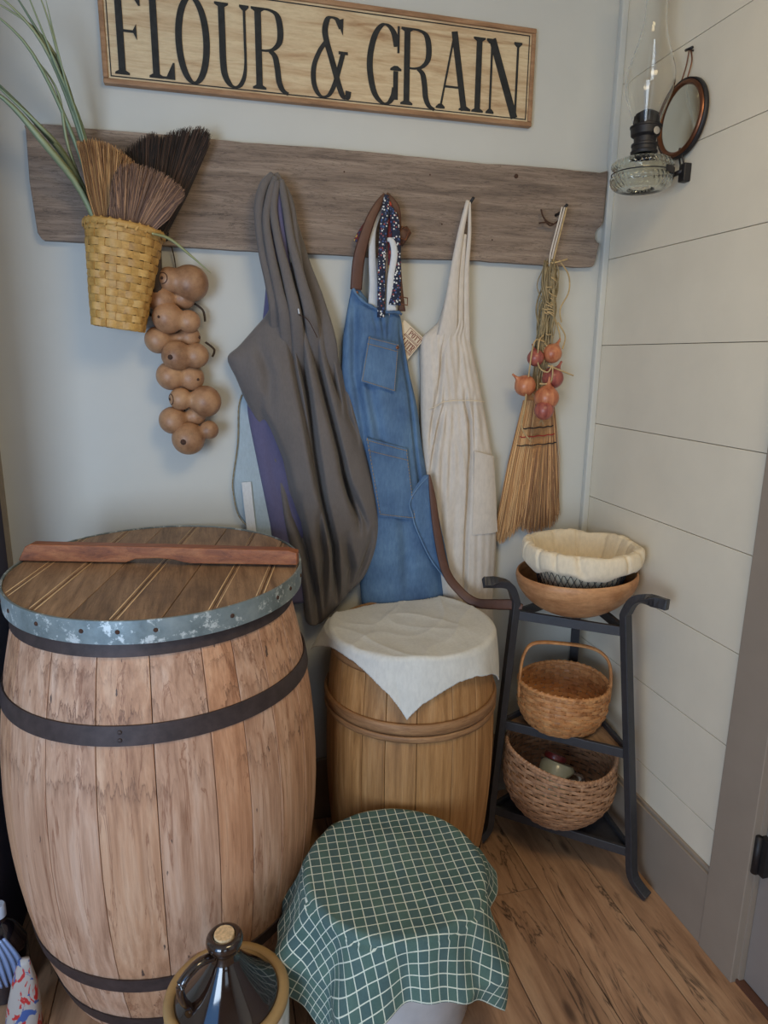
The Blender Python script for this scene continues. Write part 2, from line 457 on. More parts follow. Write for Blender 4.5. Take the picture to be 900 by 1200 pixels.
def sweep(path, w, t=None, face=(0, -1, 0), n=8, square=False, closed=False, g=None, col=None, twist=0.0):
    """tube or ribbon along a path; w = half width across, t = half thickness along face; may be lists"""
    g = g or G(); P = [Vector(p) for p in path]; m = len(P)
    W_ = w if isinstance(w, (list, tuple)) else [w] * m
    T_ = (t if isinstance(t, (list, tuple)) else [t] * m) if t is not None else W_
    V = []
    for i, p in enumerate(P):
        a = P[(i - 1) % m] if (closed or i) else P[0]; b = P[(i + 1) % m] if (closed or i < m - 1) else P[-1]
        T = (b - a).normalized(); F = Vector(face if not callable(face) else face(p, i / max(1, m - 1)))
        F = (F - T * F.dot(T))
        if F.length < 1e-4: F = Vector((1, 0, 0.01)) - T * T.x
        F.normalize(); S = T.cross(F)
        if square: cs = [(-1, -1), (1, -1), (1, 1), (-1, 1)]
        else: cs = [(cos(2 * pi * k / n + twist), sin(2 * pi * k / n + twist)) for k in range(n)]
        for cx, cy in cs: V.append(p + S * (cx * W_[i]) + F * (cy * T_[i]))
    k = 4 if square else n; Fc = []
    for i in range(m if closed else m - 1):
        j = (i + 1) % m
        for q in range(k): Fc.append((i * k + q, i * k + (q + 1) % k, j * k + (q + 1) % k, j * k + q))
    if not closed: Fc += [tuple(range(k))[::-1], tuple((m - 1) * k + q for q in range(k))]
    return g.add(V, Fc, col)

def lathe(c, prof, n=48, closed_prof=False, sx=1, sy=1, mod=None, g=None):
    """revolve (r, z) pairs about a vertical axis through c; r=0 ends are closed"""
    g = g or G(); V = []; F = []
    for r, z in prof:
        for k in range(n):
            a = 2 * pi * k / n; rr = r * (mod(a, z) if mod else 1)
            V.append((c[0] + rr * cos(a) * sx, c[1] + rr * sin(a) * sy, c[2] + z))
    m = len(prof)
    for i in range(m if closed_prof else m - 1):
        j = (i + 1) % m
        for k in range(n): F.append((i * n + k, i * n + (k + 1) % n, j * n + (k + 1) % n, j * n + k))
    if not closed_prof:
        F += [tuple(range(n))[::-1], tuple((m - 1) * n + k for k in range(n))]
    return g.add(V, F)

def xform(g, m, i0=0):
    g.v[i0:] = [tuple(m @ Vector(p)) for p in g.v[i0:]]; return g
def rotabout(c, axis, ang):
    c = Vector(c); return Matrix.Translation(c) @ Matrix.Rotation(ang, 4, axis) @ Matrix.Translation(-c)

def extrude_xz(poly, y0, y1, g=None):
    """prism from a polygon in x,z"""
    g = g or G(); n = len(poly)
    V = [(x, y0, z) for x, z in poly] + [(x, y1, z) for x, z in poly]
    return g.add(V, [tuple(range(n)), tuple(range(2 * n - 1, n - 1, -1))] + [(i, (i + 1) % n, (i + 1) % n + n, i + n) for i in range(n)])

def fbm(x, y=0, z=0): return noise.noise(Vector((x, y, z)))

# ------------------------------------------------------------------ the room
floor = bpy.data.objects.new('floor', None); COL.objects.link(floor); struct(floor)
sub = put('subfloor', box(-4.2, 0.6, -5.2, 0.0, -0.06, -0.022), M['groove'], floor)
px = -4.15
pi_ = 0
while px < 0.25:
    w = 0.190
    x0, x1 = px + 0.0012, px + w - 0.0012
    seams = {-0.54: [-0.475, -2.4]}.get(round(px, 2))
    if seams is None:
        random.seed(int(px * 100) + 900)
        s0 = -1.25 - random.random() * 1.2
        seams = [s0, s0 - 2.0]
    ys = [0.0] + seams + [-5.2]
    for a, b in zip(ys, ys[1:]):
        put('plank', box(x0, x1, b + 0.0012, a - 0.0012, -0.022, 0.0), M['floor'], floor, bevel=0.0012)
    px = round(px + w, 4)
    # keep the joints where the photograph has them (x = -0.54, -0.35, -0.16)
random.seed(11)

struct(put('wall_back', box(-1.86, 0.1, 0.0, 0.1, -0.02, 2.72), M['wall']))
struct(put('ceiling', box(-4.2, 0.6, -5.2, 0.1, 2.7, 2.76), M['ceil']))
wr = bpy.data.objects.new('wall_right', None); COL.objects.link(wr); struct(wr)
put('sheathing', box(0.008, 0.1, -0.80, 0.0, 0.0, 2.7), M['groove'], wr)
put('upper_wall', box(0.008, 0.1, -5.2, -0.80, 2.1, 2.7), M['wall'], wr)
put('side_wall', box(0.008, 0.1, -5.2, -1.86, 0.0, 2.1), M['wall'], wr)
zz = [0.084, 0.336, 0.589, 0.841, 1.095, 1.342, 1.594, 1.857, 2.098, 2.352, 2.605, 2.70]
for a, b in zip(zz, zz[1:]):
    put('shiplap_board', box(0.0, 0.012, -0.79, -0.001, a + 0.0009, b - 0.0009), M['ship'], wr, bevel=0.0008)
wl = struct(put('wall_left', box(-1.95, -1.810, -0.40, 0.0, 0, 2.7), M['dark']))
struct(put('trim_2', box(-1.810, -1.799, -0.012, 0.0, 0, 2.7), m_plain('strip_paint', srgb(150, 138, 122), 0.6)))
struct(put('wall_far_left', box(-4.3, -4.2, -5.2, 0.1, 0, 2.7), M['wall']))
struct(put('wall_front', box(-4.3, 0.6, -5.3, -5.2, 0, 2.7), M['wall']))
struct(put('wall_alcove', box(-4.2, -1.95, 0.0, 0.1, 0, 2.7), M['wall']))
struct(put('trim_1', box(-0.022, 0.0, -0.022, 0.0, 0.15, 2.7), M['wall'], bevel=0.004))
bb = G(); box_ = box(-0.016, 0.0, -0.768, -0.0, 0.0, 0.218); bb.add(box_.v, box_.f)
b2 = box(-0.009, 0.0, -0.768, 0.0, 0.218, 0.23); bb.add(b2.v, b2.f)
struct(put('baseboard_right', bb, M['trim'], bevel=0.002))
struct(put('baseboard_back', box(-1.79, -0.018, -0.016, 0.0, 0.0, 0.225), M['trim'], bevel=0.002))
# door casing and door in the right wall
struct(put('trim_3', box(-0.02, 0.02, -0.885, -0.766, 0.0, 2.12), M['trim'], bevel=0.002))
door = bpy.data.objects.new('door_1', None); COL.objects.link(door); door.location = (0.02, -0.9, 0); struct(door)
put('door_leaf', box(0.012, 0.055, -1.80, -0.892, 0.012, 2.1), M['door'], door, bevel=0.002)
put('jamb', box(0.0, 0.06, -0.8915, -0.885, 0.0, 2.1), M['trim'], door)
for z in (0.385, 1.75):
    h = put('hinge', sweep([(-0.008, -0.893, z - 0.05), (-0.008, -0.893, z + 0.05)], 0.0085, n=10), M['black'], door, True)
    put('hinge_leaf', box(-0.004, 0.0125, -0.915, -0.889, z - 0.05, z + 0.05), M['black'], door)
struct(put('trim_4', box(-0.006, 0.07, -1.80, -0.886, 0.0, 0.010), M['leather']))

# ------------------------------------------------------------------ painted sign
SX0, SX1, SZ0, SZ1 = -1.463, -0.290, 2.212, 2.466
sign = thing('wall_sign', ((SX0 + SX1) / 2, 0, SZ0), 'long cream painted wooden sign lettered FLOUR & GRAIN, hung above the weathered board', 'sign')
put('sign_board', box(SX0 + 0.008, SX1 - 0.008, -0.016, -0.001, SZ0 + 0.008, SZ1 - 0.008), M['sign'], sign)
for a in ((SX0, SX1, SZ0, SZ0 + 0.013), (SX0, SX1, SZ1 - 0.013, SZ1)):
    put('frame_strip', box(a[0], a[1], -0.022, -0.001, a[2], a[3]), M['signframe'], sign, bevel=0.003)
for a in ((SX0, SX0 + 0.013), (SX1 - 0.013, SX1)):
    put('frame_strip', box(a[0], a[1], -0.0215, -0.001, SZ0 + 0.0132, SZ1 - 0.0132), M['signframe'], sign, bevel=0.003)
bl = G()
for a in ((SX0 + .018, SX1 - .018, SZ0 + .018, SZ0 + .0205), (SX0 + .018, SX1 - .018, SZ1 - .0205, SZ1 - .018),
          (SX0 + .018, SX0 + .0205, SZ0 + .0205, SZ1 - .0205), (SX1 - .0205, SX1 - .018, SZ0 + .0205, SZ1 - .0205)):
    q = box(a[0], a[1], -0.0172, -0.0155, a[2], a[3]); bl.add(q.v, q.f)
put('border_line', bl, M['ink'], sign)

def stroke(g, pts, T, H, y0, y1, n=24, smooth=True, closed=False, taper=None):
    """letter stroke: wide where it runs upright, thin where it runs across"""
    P = resample(pts, n, closed) if smooth else pts
    m = len(P); L = []; R = []
    for i, p in enumerate(P):
        a = P[(i - 1) % m] if (closed or i) else P[0]; b = P[(i + 1) % m] if (closed or i < m - 1) else P[-1]
        dx, dz = b[0] - a[0], b[1] - a[1]; l = hypot(dx, dz) or 1
        Ti = T if not taper else H * 1.6 + (T - H * 1.6) * min(1, max(0, (taper[1] - i / (m - 1)) / (taper[1] - taper[0])))
        w = (H + (Ti - H) * abs(dz / l) ** 1.5) / 2
        L.append((p[0] - dz / l * w, p[1] + dx / l * w)); R.append((p[0] + dz / l * w, p[1] - dx / l * w))
    V = [(x, y0, z) for x, z in L] + [(x, y0, z) for x, z in R] + [(x, y1, z) for x, z in L] + [(x, y1, z) for x, z in R]
    F = []
    for i in range(m if closed else m - 1):
        j = (i + 1) % m
        F += [(i, j, m + j, m + i), (2 * m + i, 3 * m + i, 3 * m + j, 2 * m + j), (i, 2 * m + i, 2 * m + j, j), (m + i, m + j, 3 * m + j, 3 * m + i)]
    if not closed: F += [(0, m, 3 * m, 2 * m), (m - 1, 3 * m - 1, 4 * m - 1, 2 * m - 1)]
    g.add(V, F)

def letter(ch, x0, x1, z0, z1, y0=-0.0185, y1=-0.0155, T=0.0165, H=0.004):
    g = G(); w = x1 - x0; h = z1 - z0
    X = lambda u: x0 + u * w
    cnt = [0]
    def F0():   # each stroke of paint lies a hair above the last
        cnt[0] += 1; return y0 - 0.00012 * cnt[0]
    Z = lambda v: z0 + v * h
    def st(pts, T_=T, H_=H, **k): stroke(g, [(X(a), Z(b)) for a, b in pts], T_, H_, F0(), y1, **k)
    def stem(u, a=0.0, b=1.0, T_=T): st([(u, a), (u, b)], T_, smooth=False)
    q_ = h / 0.189
    def serif(u, v, r): # thin foot with bracket
        d = 1 if v < 0.5 else -1
        g.add(*[q for q in (lambda e: (e.v, e.f))(extrude_xz([(X(u) - r, Z(v)), (X(u) + r, Z(v)), (X(u) + r, Z(v) + d * 0.004 * q_), (X(u) + T * .3, Z(v) + d * 0.011 * q_), (X(u) - T * .3, Z(v) + d * 0.011 * q_), (X(u) - r, Z(v) + d * 0.004 * q_)], F0(), y1))])
    def beak(u, v, d, s=0.035):  # wedge ending of an arm
        s *= q_
        e = extrude_xz([(X(u), Z(v)), (X(u), Z(v) + d * s), (X(u) - 0.004 * q_, Z(v) + d * s), (X(u) - 0.022 * q_, Z(v) + d * 0.003 * q_), (X(u) - 0.022 * q_, Z(v))], F0(), y1)
        g.add(e.v, e.f)
    def arm(v, a, b): st([(a, v), (b, v)], T, H * 1.2, smooth=False)
    s = T * 1.05
    if ch == 'F':
        stem(.30); serif(.30, 0, s); serif(.30, 1, s); arm(.985, .3, 1.0); beak(1.0, .99, -1, 0.03); arm(.52, .3, .8)
        e = extrude_xz([(X(.84), Z(.61)), (X(.84), Z(.43)), (X(.72), Z(.515)), (X(.72), Z(.53))], F0(), y1); g.add(e.v, e.f)
    elif ch == 'L':
        stem(.28); serif(.28, 0, s); serif(.28, 1, s); arm(.015, .3, 1.0); beak(1.0, .0, 1, 0.038)
    elif ch == 'O':
        pts = [(.5 + (.5 - T / w / 2) * sin(a), .5 + .51 * cos(a)) for a in [2 * pi * k / 16 for k in range(16)]]
        st(pts, T, H * 1.1, n=56, closed=True)
    elif ch == 'U':
        st([(.2, 1), (.2, .8), (.2, .6), (.2, .3), (.24, .13), (.38, .02), (.55, -.01), (.72, .03), (.84, .15), (.88, .32), (.88, .6), (.88, .8), (.88, 1)], T, H, n=70, taper=(.5, .75)); serif(.2, 1, s); serif(.88, 1, s * .7)
    elif ch == 'R':
        stem(.18); serif(.18, 0, s); serif(.18, 1, s)
        st([(.2, .985), (.5, .985), (.72, .93), (.80, .78), (.78, .62), (.62, .52), (.4, .485), (.2, .485)], T * .95, H, n=40)
        st([(.5, .49), (.64, .42), (.70, .28), (.74, .12), (.84, .015), (1.0, -.03)], T * .9, H * 1.3, n=30)
    elif ch == '&':
        st([(.86, .88), (.72, .985), (.50, .985), (.40, .85), (.44, .70), (.60, .45), (.78, .16), (.90, .02), (1.02, .0), (1.06, .09)], T * .95, H, n=56)
        st([(.44, .70), (.24, .56), (.08, .36), (.08, .14), (.24, .0), (.48, .01), (.66, .16), (.80, .38), (.90, .56)], T * .8, H, n=50)
        st([(.78, .57), (1.04, .57)], T, H * 1.6, smooth=False)
        e = extrude_xz([(X(.80), Z(.98)), (X(.92), Z(1.0)), (X(.90), Z(.80)), (X(.84), Z(.86))], F0(), y1); g.add(e.v, e.f)
    elif ch == 'G':
        st([(.88, .74), (.80, .90), (.64, .99), (.46, .99), (.26, .86), (.13, .62), (.12, .38), (.24, .12), (.46, -.005), (.66, .0), (.80, .10), (.84, .2)], T, H, n=60)
        stem(.86, .05, .42, T * .8); serif(.86, .43, s * .9)
        st([(.93, .66), (.93, 1.0)], H * 1.4, H, smooth=False)
    elif ch == 'A':
        st([(.12, .0), (.50, 1.0)], H * 1.3, H, smooth=False); st([(.50, 1.03), (.86, .0)], T * 1.05, T, smooth=False)
        arm(.30, .24, .74); serif(.12, 0, s * .75); serif(.88, 0, s)
    elif ch == 'I':
        stem(.5); serif(.5, 0, s); serif(.5, 1, s)
    elif ch == 'N':
        stem(.14, T_=H * 1.4); serif(.14, 0, s * .7); st([(.14, 1.0), (.84, -.03)], T * 1.25, T, smooth=False)
        stem(.86, T_=H * 1.4); serif(.86, 1, s * .7); serif(.10, 1, s * .7)
    elif ch == 'P':
        stem(.2); serif(.2, 0, s); serif(.2, 1, s)
        st([(.2, .985), (.6, .97), (.86, .86), (.88, .64), (.62, .5), (.2, .48)], T, H, n=30)
    elif ch == 'T':
        stem(.5); serif(.5, 0, s); arm(.97, .02, .98); st([(.03, .8), (.03, 1)], H * 1.5, H, smooth=False); st([(.97, .8), (.97, 1)], H * 1.5, H, smooth=False)
    return g
ZL0, ZL1 = 2.237, 2.426
for ch, a, b in (('F', -1.438, -1.365), ('L', -1.352, -1.289), ('O', -1.284, -1.199), ('U', -1.184, -1.100), ('R', -1.092, -1.000), ('&', -0.938, -0.842),
                 ('G', -0.788, -0.690), ('R', -0.690, -0.590), ('A', -0.584, -0.488), ('I', -0.486, -0.436), ('N', -0.438, -0.328)):
    put('letter', letter(ch, a, b, ZL0, ZL1), M['ink'], sign)

# ------------------------------------------------------------------ weathered board with its hooks
bd = thing('weathered_board', (-0.85, 0, 1.83), 'long grey weathered barn board with a notched right end, below the sign', 'board')
def board_poly():
    top = [(-1.655, 2.098)]
    for k in range(1, 40):
        x = -1.655 + k * 0.041
        if x > -0.045: break
        top.append((x, 2.105 + 0.008 * fbm(x * 3, 1) + 0.003 * fbm(x * 20, 2)))
    right = [(-0.030, 2.112), (-0.033, 1.965), (-0.040, 1.952), (-0.052, 1.944), (-0.058, 1.930), (-0.056, 1.915), (-0.048, 1.906), (-0.040, 1.903), (-0.042, 1.893), (-0.052, 1.84), (-0.058, 1.833)]
    bot = []
    x = -0.075
    while x > -1.64:
        bot.append((x, 1.832 + 0.006 * fbm(x * 3.3, 5) + 0.002 * fbm(x * 22, 6))); x -= 0.04
    return [( -1.652, 2.09)] + top + right + bot + [(-1.64, 1.836), (-1.648, 1.85), (-1.655, 1.97)]
put('plank', extrude_xz(board_poly(), -0.024, -0.002), M['barn'], bd, bevel=0.002)
hole = lathe((0, 0, 0), [(0.006, -0.001), (0.0062, 0.002)], 14); xform(hole, Matrix.Translation((-0.333, -0.0245, 2.075)) @ Matrix.Rotation(pi / 2, 4, 'X'))
put('knot_hole', hole, M['scar'], bd, label='small round dark hole near the right end')
for x, z in ((-1.47, 1.99), (-0.40, 1.895), (-0.85, 2.05), (-1.25, 2.04), (-0.56, 1.93), (-0.60, 2.06)):
    q = lathe((0, 0, 0), [(0.0022, -0.0006), (0.0022, 0.0012)], 8); xform(q, Matrix.Translation((x, -0.0243, z)) @ Matrix.Rotation(pi / 2, 4, 'X'))
    put('nail_hole', q, M['scar'], bd)
HK = [(-1.050, 2.000), (-0.742, 1.968), (-0.492, 1.975), (-0.196, 1.975), (-1.43, 1.90), (-1.333, 1.845)]
for i, (x, z) in enumerate(HK):
    L = (0.034 if i < 2 else 0.055) if i < 4 else (0.04 if i == 4 else 0.012)
    put('hook', sweep([(x, -0.02, z), (x + 0.002, -0.024 - L * .5, z + 0.004), (x + 0.006, -0.024 - L, z + 0.02)], 0.0045 if i < 5 else 0.002, n=8), M['black'], bd, True)

# ------------------------------------------------------------------ basketry
def weave(parent, c, prof, mat, n_st, rows, sw, wt=0.0014, shape=None, st_w=None, rowz=None, phase=0.0, seg=4, dens=.93):
    """splint basket: separate stakes and weavers; prof(t)->(r,z) for t 0..1, shape(a,t)->radius factor, rowz(a,t)->dz"""
    def P(a, t, off):
        r, z = prof(t)
        s = shape(a, t) if shape else 1.0
        rr = r * s + off
        return Vector((c[0] + rr * cos(a), c[1] + rr * sin(a), c[2] + z + (rowz(a, t) if rowz else 0)))
    for k in range(n_st):
        a = 2 * pi * (k + phase) / n_st
        pts = [P(a, t / 22, 0.0012 * (1 if ((int(t / 22 * rows) + k) % 2) else -1)) for t in range(23)]
        put('stake', sweep(pts, st_w or sw * .45, wt * .5, face=lambda p, u, a=a: (cos(a), sin(a), 0.05), square=True), mat, parent)
    N = n_st * seg
    for r in range(rows):
        t = (r + 0.5) / rows
        pts = [P(2 * pi * k / N, t, 0.0022 * cos(pi * ((k / seg - phase) + r)) * 1.15 + 0.0008) for k in range(N)]
        hh = [abs((P(2 * pi * k / N, (r + 1) / rows, 0) - P(2 * pi * k / N, r / rows, 0)).length) * 0.5 * dens for k in range(N)]
        g = G()
        for k in range(N):
            a = 2 * pi * k / N; p = pts[k]
            up = (P(a, min(1, t + .02), 0) - P(a, max(0, t - .02), 0)).normalized(); nr = Vector((cos(a), sin(a), 0)); nr = (nr - up * nr.dot(up)).normalized()
            h = hh[k] * (1 + 0.12 * fbm(a * 2, r * 1.7))
            for du, dn in ((-1, -1), (1, -1), (1, 1), (0, 1.9), (-1, 1)): g.v.append(tuple(p + up * (du * h) + nr * (dn * wt * .5)))
        for k in range(N):
            j = (k + 1) % N
            for q in range(5): g.f.append((k * 5 + q, k * 5 + (q + 1) % 5, j * 5 + (q + 1) % 5, j * 5 + q))
        put('weaver', g, mat, parent, True, angle=40)
    return P

# yellow wall basket
yb = thing('wall_basket', (-1.432, -0.085, 1.62), 'tall yellow woven splint basket hanging on the left end of the weathered board', 'basket')
def sq(a, t):
    e = 2.0 + 2.2 * (1 - t)
    return (abs(cos(a)) ** e + abs(sin(a)) ** e) ** (-1 / e) * 1.0
YC = (-1.430, -0.095, 1.612)
yprof = lambda t: (0.059 + 0.033 * t, 0.245 * t)
tl = None
YT = rotabout((-1.432, -.095, 1.857), 'Y', radians(7.5))
yb_before = len(bpy.data.objects)
yw = weave(yb, YC, yprof, M['yel'], 20, 13, 0.02, 0.0016, sq, 0.0085, tl, 0.5)
g = G(); sweep([yw(2 * pi * k / 60, 1.0, 0.003) for k in range(60)], 0.0045, 0.008, face=(0, 0, 1), closed=True, g=g)
rim = put('rim', g, M['yel'], yb, True)
lash = G()
for k in range(26):
    a = 2 * pi * k / 26
    q = [yw(a + d, 1.0, o) + Vector((0, 0, zz_)) for d, o, zz_ in ((0, .006, -.010), (.05, .0068, 0), (.12, .002, .0095), (.16, -.003, .006))]
    sweep(q, 0.0025, 0.0008, face=(cos(a), sin(a), .4), square=True, g=lash)
put('rim_lashing', lash, M['yel'], rim)
bt = lathe(YC, [(0.0001, 0.004), (0.056, 0.004), (0.056, 0.008), (0.0001, 0.008)], 24, mod=lambda a, z: sq(a, 0))
put('bottom', bt, M['yel'], yb)
bpy.context.view_layer.update()
yb.matrix_world = YT @ yb.matrix_world

# broom heads: fans of straw
def fan(name, parent, base, tip_l, tip_r, tip_curve, n, cols, wid, depth, r0=0.0009, ybase=None, split=None, jit=0.008, cid=0, w0=0.5):
    """strands from a narrow bundle at base to a curved edge of tips"""
    g = G(); rng = random.Random(cid)
    bl_, br_ = base
    for i in range(n):
        u = rng.random(); v = rng.uniform(-1, 1)
        tips = resample(tip_curve, 40); k = u * 39; a = tips[int(k)]; b = tips[min(39, int(k) + 1)]; fr = k - int(k)
        tx, tz = a[0] + (b[0] - a[0]) * fr, a[1] + (b[1] - a[1]) * fr
        bx, bz = bl_[0] + (br_[0] - bl_[0]) * u, bl_[1] + (br_[1] - bl_[1]) * u
        L = hypot(tx - bx, tz - bz); s = 1 - abs(rng.gauss(0, jit / max(L, .01) * 1.6))
        edge = sqrt(max(0, 1 - (2 * u - 1) ** 2)) * .8 + .2
        y0 = ybase - depth * .5 * v * edge; y1 = ybase - depth * v * edge * .9 + rng.gauss(0, .001)
        p0 = (bx, y0, bz); p2 = (bx + (tx - bx) * s + rng.gauss(0, .002), y1, bz + (tz - bz) * s)
        mm = rng.gauss(0, 0.0034)
        p1 = ((p0[0] + p2[0]) / 2 + mm, (y0 + y1) / 2, (p0[2] + p2[2]) / 2)
        c = cols[min(len(cols) - 1, int(rng.random() * len(cols)))]; kk = rng.uniform(.55, 1.35)
        c = (c[0] * kk, c[1] * kk, c[2] * kk, 1)
        rr = r0 * rng.uniform(.7, 1.3)
        sweep([p0, p1, p2], [rr, rr, rr * .5], n=3, g=g, col=c)
    return stuff(put(name, g, M['strand'], parent))

tan = [srgb(184, 140, 92), srgb(156, 114, 74), srgb(200, 158, 108), srgb(124, 86, 58)]
brn = [srgb(122, 96, 84), srgb(144, 114, 94), srgb(98, 76, 68), srgb(172, 134, 104)]
blk = [srgb(44, 38, 36), srgb(58, 46, 42), srgb(34, 30, 32), srgb(84, 62, 52)]
b1 = thing('broom_head', (-1.46, -0.10, 1.80), 'tan straw broom head standing at the left of the yellow basket', 'broom')
fan('bristles', b1, ((-1.487, 1.83), (-1.428, 1.84)), None, None, [(-1.522, 2.048), (-1.49, 2.056), (-1.45, 2.048), (-1.415, 2.03), (-1.386, 2.0), (-1.37, 1.965)], 1900, tan, 0, 0.022, ybase=-0.115, cid=1)
b2_ = thing('broom_head', (-1.37, -0.06, 1.80), 'black bristle broom head at the back right of the yellow basket', 'broom')
fan('bristles', b2_, ((-1.405, 1.84), (-1.345, 1.83)), None, None, [(-1.425, 2.052), (-1.39, 2.075), (-1.352, 2.098), (-1.33, 2.088), (-1.30, 2.106), (-1.25, 2.118), (-1.213, 2.116), (-1.212, 2.085)], 2100, blk, 0, 0.02, ybase=-0.062, cid=2, jit=.012)
b3 = thing('broom_head', (-1.39, -0.15, 1.80), 'grey-brown straw broom head leaning at the front right of the yellow basket', 'broom')
fan('bristles', b3, ((-1.46, 1.862), (-1.365, 1.838)), None, None, [(-1.452, 1.90), (-1.445, 1.955), (-1.428, 1.99), (-1.395, 2.0), (-1.35, 1.993), (-1.31, 1.975), (-1.280, 1.95), (-1.285, 1.925)], 2100, brn, 0, 0.02, ybase=-0.148, cid=3)
for b_, (x0, z0, x1, z1, y, mt) in ((b1, (-1.486, 1.835, -1.43, 1.70, -0.112, 'straw')), (b2_, (-1.402, 1.84, -1.37, 1.70, -0.068, 'rope')), (b3, (-1.455, 1.855, -1.40, 1.72, -0.145, 'rope'))):
    put('handle_stub', sweep([((x0 + x1) / 2 + .02, y, z0 + .02), (x1 + .01, (y - .09) / 2, z1)], [0.022, 0.012], [0.010, 0.01]), M[mt], b_, True)

# long grass blades
def blade(pts, w, g, c0, c1):
    P = resample(pts, 18); n = len(P)
    ws = [w * sin(pi * min(1, (.12 + .88 * i / (n - 1)) ** .8)) + 0.0005 for i in range(n)]
    m0 = len(g.v); sweep(P, ws, 0.0006, n=4, g=g)
    g.c += [tuple(a + (b - a) * (i // 4) / n for a, b in zip(c0, c1)) for i in range(4 * n)]
gc = [srgb(122, 142, 116), srgb(150, 160, 122), srgb(104, 124, 106), srgb(168, 172, 128)]
bl_defs = [([(-1.50, -.12, 1.86), (-1.53, -.14, 2.05), (-1.60, -.16, 2.22), (-1.70, -.18, 2.30)], .0045, 0),
           ([(-1.49, -.12, 1.86), (-1.52, -.14, 2.08), (-1.575, -.16, 2.24), (-1.68, -.17, 2.34)], .005, 2),
           ([(-1.49, -.12, 1.86), (-1.515, -.13, 2.08), (-1.56, -.15, 2.22), (-1.64, -.16, 2.36)], .005, 1),
           ([(-1.49, -.12, 1.86), (-1.51, -.13, 2.08), (-1.55, -.15, 2.20), (-1.61, -.16, 2.38)], .0035, 0),
           ([(-1.50, -.12, 1.86), (-1.52, -.13, 2.10), (-1.57, -.15, 2.25), (-1.72, -.16, 2.33)], .004, 2),
           ([(-1.50, -.12, 1.86), (-1.545, -.12, 2.03), (-1.555, -.12, 2.15), (-1.60, -.13, 2.22)], .0035, 3),
           ([(-1.50, -.12, 1.86), (-1.55, -.14, 2.01), (-1.60, -.15, 2.07), (-1.70, -.16, 2.16)], .006, 3),
           ([(-1.50, -.12, 1.86), (-1.54, -.13, 1.99), (-1.61, -.14, 2.08), (-1.71, -.15, 2.18)], .007, 1),
           ([(-1.50, -.12, 1.84), (-1.53, -.14, 1.95), (-1.59, -.15, 2.03), (-1.66, -.16, 2.11), (-1.74, -.17, 2.15)], .0085, 3),
           ([(-1.49, -.12, 1.86), (-1.51, -.13, 2.06), (-1.535, -.14, 2.18), (-1.56, -.15, 2.34)], .003, 0),
           ([(-1.49, -.12, 1.86), (-1.52, -.13, 2.10), (-1.54, -.14, 2.2), (-1.56, -.15, 2.30), (-1.60, -.15, 2.42)], .0025, 2)]
for i, (pts, w, ci) in enumerate(bl_defs):
    pts = [(pts[0][0] + .01, -.06, pts[0][2]), (pts[1][0], -.085, pts[1][2])] + pts[2:]
    g = G(); blade(pts, w, g, gc[ci], gc[(ci + 1) % 4])
    low = i in (6, 7, 8)
    lb = {6: 'slim pale grass blade, upper of the three bending low left of the basket', 7: 'broad grass blade, middle of the three bending low left of the basket',
          8: 'broadest pale grass blade, lowest of the three bending left beside the yellow basket', 5: 'short dull grass blade with a kinked tip just left of the steep bunch'}.get(i, 'long narrow green grass blade in the steep bunch rising from the yellow basket')
    tag(put('grass_blade', g, M['blade'], None, True), lb, 'grass', 'grass blades fanning left from the yellow basket')
g = G(); blade([(-1.36, -.17, 1.84), (-1.32, -.13, 1.835), (-1.27, -.10, 1.80), (-1.222, -.08, 1.762)], .0035, g, gc[3], gc[1])
tag(put('grass_blade', g, M['blade'], None, True), 'single short grass blade drooping right below the basket brooms', 'grass')

# ------------------------------------------------------------------ gourd garland
gs = [  # (x, z, r) small or first lobe, second lobe, y, label
    ((-1.330, 1.742, .034), (-1.277, 1.737, .048), -.06, 'double-lobed tan gourd topmost on the string, its big lobe to the right'),
    ((-1.352, 1.692, .036), (-1.295, 1.699, .029), -.05, 'small tan gourd second from the top, its tip facing forward'),
    ((-1.339, 1.646, .041), (-1.285, 1.638, .030), -.07, 'tan gourd third from the top, round lobe left with a blossom scar'),
    ((-1.368, 1.588, .036), (-1.287, 1.597, .030), -.045, 'tan gourd with small dark-tipped right lobe, fourth from the top'),
    ((-1.322, 1.547, .040), (-1.270, 1.548, .033), -.075, 'tan gourd fifth from the top with a grey spot on its left lobe'),
    ((-1.342, 1.493, .038), (-1.288, 1.488, .036), -.05, 'tan gourd sixth from the top with a pale chip at right'),
    ((-1.318, 1.431, .031), (-1.252, 1.424, .043), -.065, 'tan gourd with a curled stem on its left end, lower string'),
    ((-1.342, 1.372, .038), (-1.280, 1.384, .028), -.05, 'tan gourd second lowest on the string, big lobe left'),
    ((-1.303, 1.322, .045), (-1.246, 1.345, .026), -.07, 'lowest tan gourd with a dark stem scar facing forward')]
gt = thing('gourd_string', (-1.325, -.02, 1.845), 'dark cord and brown vine loops on which the tan gourds are strung', 'string')
put('cord', sweep(resample([(-1.325, -.02, 1.845), (-1.314, -.012, 1.78), (-1.315, -.012, 1.6), (-1.31, -.012, 1.33)], 30), 0.0016, n=6), M['rope'], gt, True)
for pts in ([(-1.275, -.03, 1.69), (-1.248, -.03, 1.67), (-1.243, -.03, 1.64)], [(-1.245, -.03, 1.585), (-1.222, -.03, 1.565), (-1.228, -.03, 1.545)], [(-1.375, -.03, 1.72), (-1.395, -.03, 1.69), (-1.385, -.03, 1.65)]):
    put('vine_loop', sweep(resample(pts, 14), 0.003, n=6), M['rope'], gt, True)
